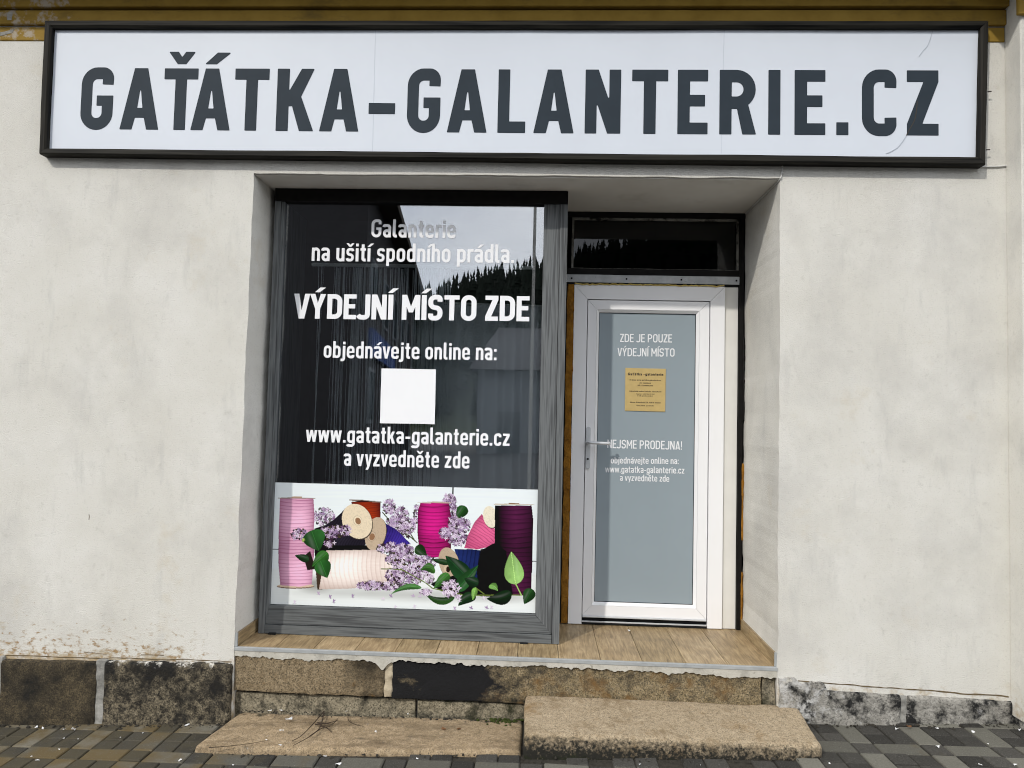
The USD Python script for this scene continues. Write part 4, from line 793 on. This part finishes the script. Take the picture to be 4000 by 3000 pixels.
    spool([(160, 182), (406, 182), (412, 300), (408, 420), (410, 560), (392, 800), (300, 818), (160, 806), (146, 640), (150, 400)], (150, 78, 116), (238, 184, 213), period=24, seed=14, light=.40, wv=.7, bow=8, dim=.35)
    put(inp([(144, 176), (272, 172), (420, 179), (420, 183), (144, 182)]), S((146, 132, 122))); put(inp([(245, 167), (320, 167), (320, 175), (245, 175)]), S((168, 140, 112)))
    put(inp([(1255, 800), (1330, 760), (1440, 735), (1640, 780), (1760, 860), (1700, 892), (1500, 880), (1330, 850)]), S((12, 15, 10)))
    # leaves and lilac in front
    lilac([((300, 440), (60, 40), 40), ((560, 420), (110, 45), 55), ((520, 500), (40, 30), 18), ((640, 410), (35, 35), 24)], .75, 4)
    put(inp([(330, 600), (380, 560), (420, 690), (360, 700)]), S((36, 30, 26)))
    leaf((445, 560), (390, 412), 84, (44, 92, 44), -1); leaf((268, 592), (372, 625), 28, (32, 60, 34)); leaf((395, 672), (508, 572), 46, (52, 104, 42)); leaf((505, 755), (455, 632), 62, (46, 98, 44), .6); leaf((325, 500), (335, 470), 12, (150, 170, 90))
    lilac([((950, 540), (85, 40), 60), ((1060, 560), (75, 55), 85), ((1090, 640), (90, 60), 95), ((1010, 620), (80, 50), 55), ((1200, 640), (60, 50), 60), ((1000, 740), (70, 60), 60), ((1080, 760), (110, 70), 110), ((830, 810), (110, 32), 75), ((960, 815), (70, 28), 40), ((1180, 720), (60, 50), 45), ((1240, 640), (60, 40), 30)], .6, 5)
    for pts in ([(1040, 690), (1130, 740), (1220, 790), (1270, 830)], [(900, 690), (980, 690), (1060, 700)], [(1270, 830), (1500, 880), (1900, 880)], [(1500, 760), (1560, 810), (1640, 870)]): stem(pts, 4, (96, 110, 52))
    leaf((1230, 590), (1150, 530), 40, (34, 62, 30)); leaf((1180, 700), (1290, 710), 34, (60, 104, 46), 1, .25); leaf((1280, 830), (1390, 725), 38, (62, 112, 50)); leaf((1260, 620), (1395, 650), 22, (36, 62, 34))
    leaf((1365, 595), (1530, 760), 62, (30, 66, 36), -.8); leaf((1600, 665), (1440, 850), 48, (42, 86, 44), .8); leaf((1500, 760), (1600, 800), 40, (26, 52, 30)); leaf((970, 873), (1190, 825), 22, (70, 118, 62), 1, .12); leaf((1210, 860), (1430, 900), 28, (42, 74, 34), -1, -.18)
    lilac([((1400, 830), (65, 60), 70), ((1250, 760), (30, 35), 22), ((1220, 855), (45, 20), 26), ((1460, 890), (20, 16), 8)], .45, 6, white=1)
    leaf((1455, 958), (1580, 880), 40, (26, 54, 28), 1, .1); leaf((1560, 915), (1580, 825), 22, (120, 168, 82)); leaf((1740, 850), (1680, 810), 26, (110, 160, 80), 1, -.2); leaf((1660, 905), (1840, 870), 50, (18, 40, 20), 1, -.1); leaf((1930, 945), (1985, 835), 44, (36, 70, 34))
    leaf((1838, 565), (1868, 800), 70, (156, 204, 116), .35); stem([(1868, 795), (1885, 830), (1910, 882)], 4, (150, 190, 100))
    rr = np.random.default_rng(9)
    for x, y in ((265, 928), (440, 865), (525, 890), (552, 922), (690, 885), (912, 905), (968, 885), (1130, 885), (1180, 888), (1465, 915), (1640, 900), (1430, 975), (1548, 972), (1660, 970), (1695, 968), (1000, 966), (1140, 962)):
        th = rr.uniform(0, 90); col = LIL[rr.integers(0, 4)] * .85
        dot(x, y + 9, 14, 3, 0, S((170, 172, 174)), .6); dot(x, y, 15, 4.5, th, col); dot(x + 3, y - 4, 11, 4, th + 75, col)
    return np.clip(C, .003, .82), NX, NY
PC, NX, NY = paint()
pcn = [at(1066, 1885, LY), at(2099, 1912, LY), at(2088, 2398, LY), at(1046, 2358, LY)]
pcn[0][0] = pcn[3][0] = gx0 + .003; pcn[1][0] = pcn[2][0] = gx1 - .003; pcn[2][1] = pcn[3][1] = gzb + .002; pcn[0][1] = pcn[1][1] = (pcn[0][1] + pcn[1][1]) / 2
u, v = np.meshgrid(np.linspace(0, 1, NX), np.linspace(0, 1, NY), indexing='ij')
G = ((1 - u) * (1 - v))[..., None] * pcn[0] + (u * (1 - v))[..., None] * pcn[1] + (u * v)[..., None] * pcn[2] + ((1 - u) * v)[..., None] * pcn[3]
idx = np.arange(NX * NY).reshape(NX, NY)
quads = np.stack([idx[:-1, :-1], idx[:-1, 1:], idx[1:, 1:], idx[1:, :-1]], -1).reshape(-1, 4)
pv = np.c_[G.reshape(-1, 2)[:, 0], np.full(NX * NY, LY - .0002), G.reshape(-1, 2)[:, 1]]
poster = node('window_poster', None, 'wide printed photo of ribbon spools with lilac and leaves, along the window bottom', 'poster')
pm = usdkit.mesh(stage, '/World/window_poster/print', (pv, quads), poster_m)
UsdGeom.PrimvarsAPI(pm).CreatePrimvar('print', Sdf.ValueTypeNames.Color3fArray, 'vertex').Set(Vt.Vec3fArray.FromNumpy(PC.reshape(-1, 3).astype(np.float32)))
obj('backing_sheet', bx(gx0 + .003, gx1 - .003, LY, GY - .0002, gzb + .002, float(pcn[0][1])), white_vinyl, poster)

# ---- curtains behind the glass
CY = .335
strs = []
rr = np.random.default_rng(31)
for k in range(170):
    x = rr.choice([rr.uniform(-1.30, -.56), rr.normal(-.62, .06), rr.normal(-.98, .13)]); y = CY + rr.normal(0, .012); zt = 2.32 + rr.normal(0, .004)
    d = rr.normal(0, .012); strs.append(tube([(x, y, zt), (x + d * .3, y, 1.9), (x + d * .7, y, 1.4), (x + d, y, .8)], rr.choice([.0009, .0014, .0021]), 4))
sc = node('string_curtain', None, 'grey string curtain hanging in thin threads behind the shop window', 'curtain')
obj('thread', cat_(strs), thread, sc, kind='stuff')
obj('curtain_rail', cbx(-1.32, -.05, CY - .006, CY + .006, 2.322, 2.342, .002), cable_w, sc)
sh = node('sheer_curtain', None, 'folded grey sheer curtain behind the right half of the shop window', 'curtain')
X_ = np.linspace(-.60, .02, 160); fold = .034 * np.sin(X_ * 58 + 2.2 * np.sin(X_ * 7)) + .022 * np.sin(X_ * 27 + 1); Zs = np.linspace(2.12, .75, 14)
V = np.array([(x, CY + .03 + f * (.6 + .4 * i / 13), z) for i, z in enumerate(Zs) for x, f in zip(X_, fold)]); id2 = np.arange(14 * 160).reshape(14, 160)
obj('fabric', (V, np.stack([id2[:-1, :-1], id2[1:, :-1], id2[1:, 1:], id2[:-1, 1:]], -1).reshape(-1, 4)), sheer_m, sh, smooth=True)
obj('curtain_rod', tube([(-.66, CY + .03, 2.13), (.06, CY + .03, 2.12)], .006, 8), cable_w, sh)

# ---- stone steps in front
slab_z = lambda p, q: at(p, q, -.33)[1]
sl = obj('stone_slab', stone([(-1.565, -.325, -.2), (-.053, -.343, -.2), (-.05, .03, -.2), (-1.50, .03, -.2), (-1.565, -.325, at(757, 2918, -.325)[1]), (-.053, -.343, at(2034, 2934, -.343)[1]), (-.05, .03, -.030), (-1.50, .03, -.050)], .016, .016, .005, 15, 51, .005), slab_stone, None, smooth=50,
         label='low worn sandstone slab lying flush with the paving below the shop window', cat='slab')
yF = -.362
st_z0, st_z1 = at(2047, 2864, yF)[1], at(3211, 2914, yF)[1]; xr = at(3213, 2930, yF)[0]; xl = at(2046, 2900, yF)[0]
obj('stone_step', stone([(xl, yF, -.2), (xr, yF, -.2), (xr + .03, .026, -.2), (xl - .004, .026, -.2), (xl, yF, st_z0), (xr, yF, st_z1), (xr + .03, .026, .098), (xl - .004, .026, .100)], .015, .022, .005, 15, 52, .004), step_stone, None, smooth=50,
    label='thick tan sandstone step block with a blackened front edge below the white door', cat='step')

# ---- cable
def w3(px, py, y): a = at(px, py, y); return (a[0], y, a[1])
cp = [(OX1 - .006, YB - .02, OZ1 - .012), (OX1 - .006, .4, OZ1 - .011), (OX1 - .006, .2, OZ1 - .012), (OX1 - .005, .012, OZ1 - .01), w3(3052, 686, -.005), w3(3054, 668, -.006), w3(3058, 652, -.006), w3(3075, 645, -.006), w3(3300, 648, -.006), w3(3600, 650, -.006), w3(3860, 651, -.006), w3(3920, 648, -.006), w3(3955, 643, -.006), w3(3965, 632, -.006), w3(3966, 600, -.006), w3(3966, 480, -.006), w3(3968, 350, -.006), w3(3968, 250, -.006), w3(3972, 205, -.02), w3(3985, 170, -.06), w3(4010, 140, -.125), w3(4060, 110, -.127)]
cb = node('wall_cable', None, 'thin white cable clipped along the wall under the right end of the sign', 'cable')
obj('cable', tube(smooth_path(cp, 5), .0036, 6), cable_w, cb, smooth=True)
for px, py in ((3054, 676), (3950, 646), (3968, 349), (3966, 630)):
    x, y, z = w3(px, py, -.006); obj('clip', cbx(x - .006, x + .006, -.012, 0, z - .005, z + .005, .002), cable_w, cb)

# ---- litter
def scrap_mesh(c, size, seed, flat=.3):
    r = np.random.default_rng(seed); n = r.integers(5, 8); a = np.sort(r.uniform(0, 2 * math.pi, n)); rad = size * r.uniform(.5, 1.0, n); st = r.uniform(.4, 1.0); th = r.uniform(0, 3.14)
    P = np.c_[rad * np.cos(a), rad * np.sin(a) * st]; P = P @ np.array([[math.cos(th), math.sin(th)], [-math.sin(th), math.cos(th)]])
    top = [(x, y, abs(r.normal(0, size * flat)) + .002) for x, y in P]; V = [(0, 0, size * flat * .6 + .003)] + top + [(x, y, z - .0012) for x, y, z in top] + [(0, 0, size * flat * .6 + .0015)]
    F = []
    for k in range(n): q = (k + 1) % n; F += [[0, 1 + k, 1 + q], [2 * n + 1, 1 + n + q, 1 + n + k], [1 + k, 1 + n + k, 1 + n + q], [1 + k, 1 + n + q, 1 + q]]
    m = trimesh.Trimesh(np.array(V), np.array(F), process=False); m.apply_translation(c); return m
pav_scr = [(140, 2842, .014), (168, 2848, .016), (250, 2852, .013), (290, 2853, .020), (248, 2887, .008), (735, 2832, .024), (120, 2958, .009), (230, 2930, .008), (703, 2973, .012), (145, 2972, .011), (305, 2889, .007), (470, 2882, .006), (560, 2864, .008), (910, 2990, .010), (1322, 2986, .016), (1273, 2957, .013),
           (3500, 2850, .013), (3660, 2850, .016), (3800, 2860, .014), (3860, 2908, .006), (3660, 2918, .018), (3830, 2990, .011), (3960, 2988, .014), (3980, 2855, .016), (3240, 2985, .007), (2500, 2990, .010), (2735, 2990, .008), (1630, 2965, .006)]
PAV_LABEL = {5: 'large white paper scrap on the paving beside the left back corner of the slab', 3: 'long white paper scrap under the dark plinth stone left of the mortar joint', 14: 'white paper scrap on the paving in front of the middle of the slab',
             20: 'flat white paper scrap on a light paver before the right plinth', 22: 'white paper scrap at the bottom right corner of the paving', 23: 'white paper scrap at the foot of the right end of the plinth', 25: 'white paper scrap on the paving in front of the left part of the step'}
for k, (px, py, s) in enumerate(pav_scr):
    p = atg(px, py); obj('paper_scrap', scrap_mesh(p, s, 300 + k), scrap, None, label=PAV_LABEL.get(k, 'small torn white paper scrap lying on the block paving'), cat='paper scrap', group=None if k in PAV_LABEL else 'white paper scraps on the block paving')
def on_slab(px, py): 
    zz = -.045
    for _ in range(3):
        d = ray(px, py); t = (zz - CAM[2]) / d[2]; p = CAM + t * d; zz = -.052 + .012 * np.clip((p[0] + 1.5) / 1.5, 0, 1) + .01 * np.clip((p[1] + .33) / .36, 0, 1)
    return p
SLAB_LABEL = {2: 'crumpled white paper scrap on the slab left of the branching twig', 4: 'spiky torn white paper at the back of the slab right of the twig', 7: 'white paper scrap on the slab near its front edge below the twig'}
for k, (px, py, s) in enumerate([(1055, 2784, .020), (1097, 2781, .012), (1130, 2818, .022), (1354, 2786, .020), (1405, 2783, .024), (1568, 2791, .016), (1592, 2796, .013), (1096, 2917, .012), (1100, 2863, .018), (1470, 2866, .012), (1726, 2927, .006), (1040, 2896, .006)]):
    obj('paper_scrap', scrap_mesh(on_slab(px, py) + (0, 0, .006), s, 400 + k), scrap, None, label=SLAB_LABEL.get(k, 'small torn white paper scrap lying on the low stone slab'), cat='paper scrap', group=None if k in SLAB_LABEL else 'white paper scraps on the stone slab')
x_, z_ = at(2460, 2460, .5); obj('paper_scrap', scrap_mesh((at(2455, 2461, .52)[0], .50, ZS + .001), .016, 450), scrap, None, label='narrow white paper scrap on the wood-look tiles before the door', cat='paper scrap')
for k, (px, py) in enumerate(((3550, 2846), (1730, 2855), (1795, 2855), (2290, 2790))):
    p = atg(px, py) if k == 0 else on_slab(px, py)
    if k == 3: continue
    obj('dry_leaf', scrap_mesh(p + (0, 0, .006), .018, 500 + k), leaf_dry, None, label=('curled brown dry leaf on the paving under the right plinth', 'dark crumpled leaf near the right end of the low slab', 'small dark leaf just right of a crumpled leaf on the slab')[k], cat='leaf')
rr = np.random.default_rng(77)
tw = [[(1265, 2790), (1230, 2830), (1180, 2880), (1140, 2905)], [(1265, 2795), (1250, 2850), (1210, 2890), (1145, 2920)], [(1230, 2840), (1290, 2835), (1320, 2825)], [(1240, 2840), (1275, 2850), (1295, 2870)], [(1210, 2890), (1255, 2860), (1290, 2850)], [(1240, 2830), (1270, 2840), (1300, 2835), (1320, 2815)]]
tg = node('fallen_twig', None, 'dark branching dead twig lying on the low stone slab', 'twig')
for k, t in enumerate(tw):
    P = np.array([on_slab(*q) + (0, 0, .008 + rr.uniform(0, .01)) for q in t]); obj('branch', tube(smooth_path(P, 4), .0032, 5, .4), twig_m, tg)
tg2 = obj('thin_twig', tube(smooth_path(np.array([on_slab(*q) + (0, 0, .006) for q in ((1360, 2790), (1362, 2820), (1390, 2835), (1420, 2842))]), 4), .002, 5, .5), twig_m, None, label='thin crooked twig right of the branching twig on the slab', cat='twig')
obj('straight_twig', tube(smooth_path(np.array([on_slab(*q) + (0, 0, .005) for q in ((815, 2925), (900, 2918), (980, 2908), (1055, 2895))]), 4), .0018, 5, .5), twig_m, None, label='long thin straight twig near the left front of the slab', cat='twig')
lumps = []
for k in range(420):
    s = rr.integers(0, 4)
    if s == 0: x, y, z = rr.uniform(-2.8, -1.55), -.035 - abs(rr.normal(0, .02)), None
    elif s == 1: x, y, z = rr.uniform(1.3, 2.4), -.02 - abs(rr.normal(0, .025)), None
    elif s == 2: x, y, z = rr.uniform(-1.5, -.05), .02 - abs(rr.normal(0, .018)), -.035
    else: x, y, z = rr.uniform(-1.5, 1.25), (-.345 if 0 else 0) , None
    if s == 3: y = (-.336 if x < -.05 else -.365) - abs(rr.normal(0, .02))
    z = ground_z(x, y) if z is None else z
    m = trimesh.creation.icosphere(1, rr.choice([.0025, .0035, .005, .008], p=[.4, .3, .2, .1])); m.vertices *= rr.uniform(.5, 1.5, 3) * (1, 1, .6); m.vertices += rr.normal(0, .0008, m.vertices.shape); m.apply_translation((x, y, z + .001)); lumps.append(m)
obj('debris', cat_(lumps), soil, None, label='dark dirt and grit gathered along the foot of the wall and steps', cat='debris', kind='stuff')
ms = []
for k in range(260):
    p = on_slab(rr.normal(1975, 45), rr.normal(2800, 14)); m = trimesh.creation.icosphere(1, rr.uniform(.004, .009)); m.vertices *= (1, 1, .7); m.apply_translation(p + (0, rr.normal(0, .01), .003)); ms.append(m)
obj('moss', cat_(ms), moss_m, None, label='dark green moss in the corner between slab and step', cat='moss', kind='stuff')

# ---- across the street, seen in the glass
def bld(name, label, cat): return node(name, None, label, cat)
ob = bld('street_house', 'long brown house with overhanging eaves reflected in the left of the shop window', 'house')
E0, E1 = np.array([-4.3, -15.0]), np.array([-6.5, -34.0]); dr = (E1 - E0) / np.linalg.norm(E1 - E0); nl = np.array([dr[1], -dr[0]]); nl = nl if nl[0] < 0 else -nl
def prism(base, z0, z1):
    m = trimesh.creation.extrude_polygon(Polygon(base), z1 - z0, engine='earcut'); m.apply_translation((0, 0, z0)); return m
W0, W1 = E0 + nl * .6, E1 + nl * .6
obj('wall', prism([W0, W1, W1 + nl * 10, W0 + nl * 10], -.45, 7.9), far_wall, ob)
obj('eave', prism([E0 - dr * .4, E1 + dr * .4, E1 + nl * 11 + dr * .4, E0 + nl * 11 - dr * .4], 7.9, 8.15), bark, ob)
rf = trimesh.convex.convex_hull(np.array([(*(E0 - dr * .4), 8.16), (*(E1 + dr * .4), 8.16), (*(E0 + nl * 11 - dr * .4), 8.16), (*(E1 + nl * 11 + dr * .4), 8.16), (*(E0 + nl * 5.5 + dr * 1), 10.8), (*(E1 + nl * 5.5 - dr * 1), 10.8)]))
obj('roof', rf, far_roof, ob)
for zc in (2.0, 5.2):
    for k in range(5):
        s = 1.6 + k * 3.4; c = W0 + dr * s
        for nm, hw, hh, off, m in (('window', .62, .82, .05, far_white), ('window_pane', .5, .7, .08, far_glass)):
            obj(nm, prism([c - dr * hw, c + dr * hw, c + dr * hw - nl * off, c - dr * hw - nl * off], zc - hh, zc + hh), m, ob)
c = W0 + dr * 4.5
obj('sign_band', prism([c - dr * 3.6, c + dr * 3.6, c + dr * 3.6 - nl * .12, c - dr * 3.6 - nl * .12], 3.15, 3.95), far_blue, ob)
oh = bld('tiled_house', 'small pale house with tiled roof reflected at the right of the shop window', 'house')
obj('wall', bx(-2.9, 4.2, -35, -28, -.45, 3.6), far_white, oh)
obj('roof', trimesh.convex.convex_hull(np.array([(-3.3, -27.5, 3.6), (4.6, -27.5, 3.6), (-3.3, -35.5, 3.6), (4.6, -35.5, 3.6), (-2.2, -31.5, 6.0), (4.6, -31.5, 6.0)])), far_roof, oh)
obj('door', bx(-1.9, -.9, -27.95, -27.9, -.4, 1.7), far_glass, oh); obj('window', bx(.2, 1.4, -27.95, -27.9, 1.0, 2.3), far_glass, oh)
def hz_(X, Y):
    sky_l = np.interp(X, [-150, -60, -22, -12, 0, 26, 60, 150], [6, 10, 22, 26.3, 29.3, 38, 40, 34]) - 4.2
    t = np.clip((-Y - 48) / 75, 0, 1); t = t * t * (3 - 2 * t); return -.4 + sky_l * t + 1.5 * (meshkit.fbm(np.stack([X / 14, Y / 14, 0 * X], -1), 3, 4) - .5) * t
obj('wooded_hill', sheet(-160, 160, -190, -46, 65, 30, hz_), hill_m, kind='structure', smooth=True)
fo = node('forest', None, 'dark conifer forest on the hill reflected in the windows', 'forest', kind='stuff')
def conifer(seed):
    r = np.random.default_rng(seed); parts = []
    for k in range(9):
        z = 1.2 + k * .92; rad = 2.0 * (1 - k / 9.6) * r.uniform(.8, 1.15); c = trimesh.creation.cone(rad, 1.7, sections=9)
        c.vertices[:, :2] *= r.uniform(.75, 1.2, (len(c.vertices), 1)); c.apply_translation((r.normal(0, .1), r.normal(0, .1), z)); parts.append(c)
    return cat_(parts)
pi = UsdGeom.PointInstancer.Define(stage, '/World/forest/conifers')
protos = []
for k in range(3):
    p = usdkit.mesh(stage, f'/World/forest/conifers/conifer_{k:03d}', conifer(k), needle); protos.append(p.GetPath())
pi.CreatePrototypesRel().SetTargets(protos)
n = 7000; fx = rr.uniform(-90, 110, n); fy = rr.uniform(-150, -58, n); fz = hz_(fx, fy)
pi.CreatePositionsAttr(Vt.Vec3fArray.FromNumpy(np.c_[fx, fy, fz].astype(np.float32))); pi.CreateProtoIndicesAttr(Vt.IntArray.FromNumpy(rr.integers(0, 3, n).astype(np.int32)))
sc_ = rr.uniform(.3, .62, n); pi.CreateScalesAttr(Vt.Vec3fArray.FromNumpy(np.c_[sc_ * .9, sc_ * .9, sc_].astype(np.float32)))
pi.CreateOrientationsAttr(Vt.QuathArray([Gf.Quath(float(math.cos(a / 2)), 0, 0, float(math.sin(a / 2))) for a in rr.uniform(0, 6.28, n)]))
po = node('utility_pole', None, 'slim grey utility pole reflected near the right edge of the shop window', 'pole')
obj('pole', tube([(-.22, -12, -.5), (-.22, -12, 8.5)], .045, 10, .75), mortar, po); obj('crossarm', bx(-.75, .3, -12.05, -11.95, 7.6, 7.72), bark, po)
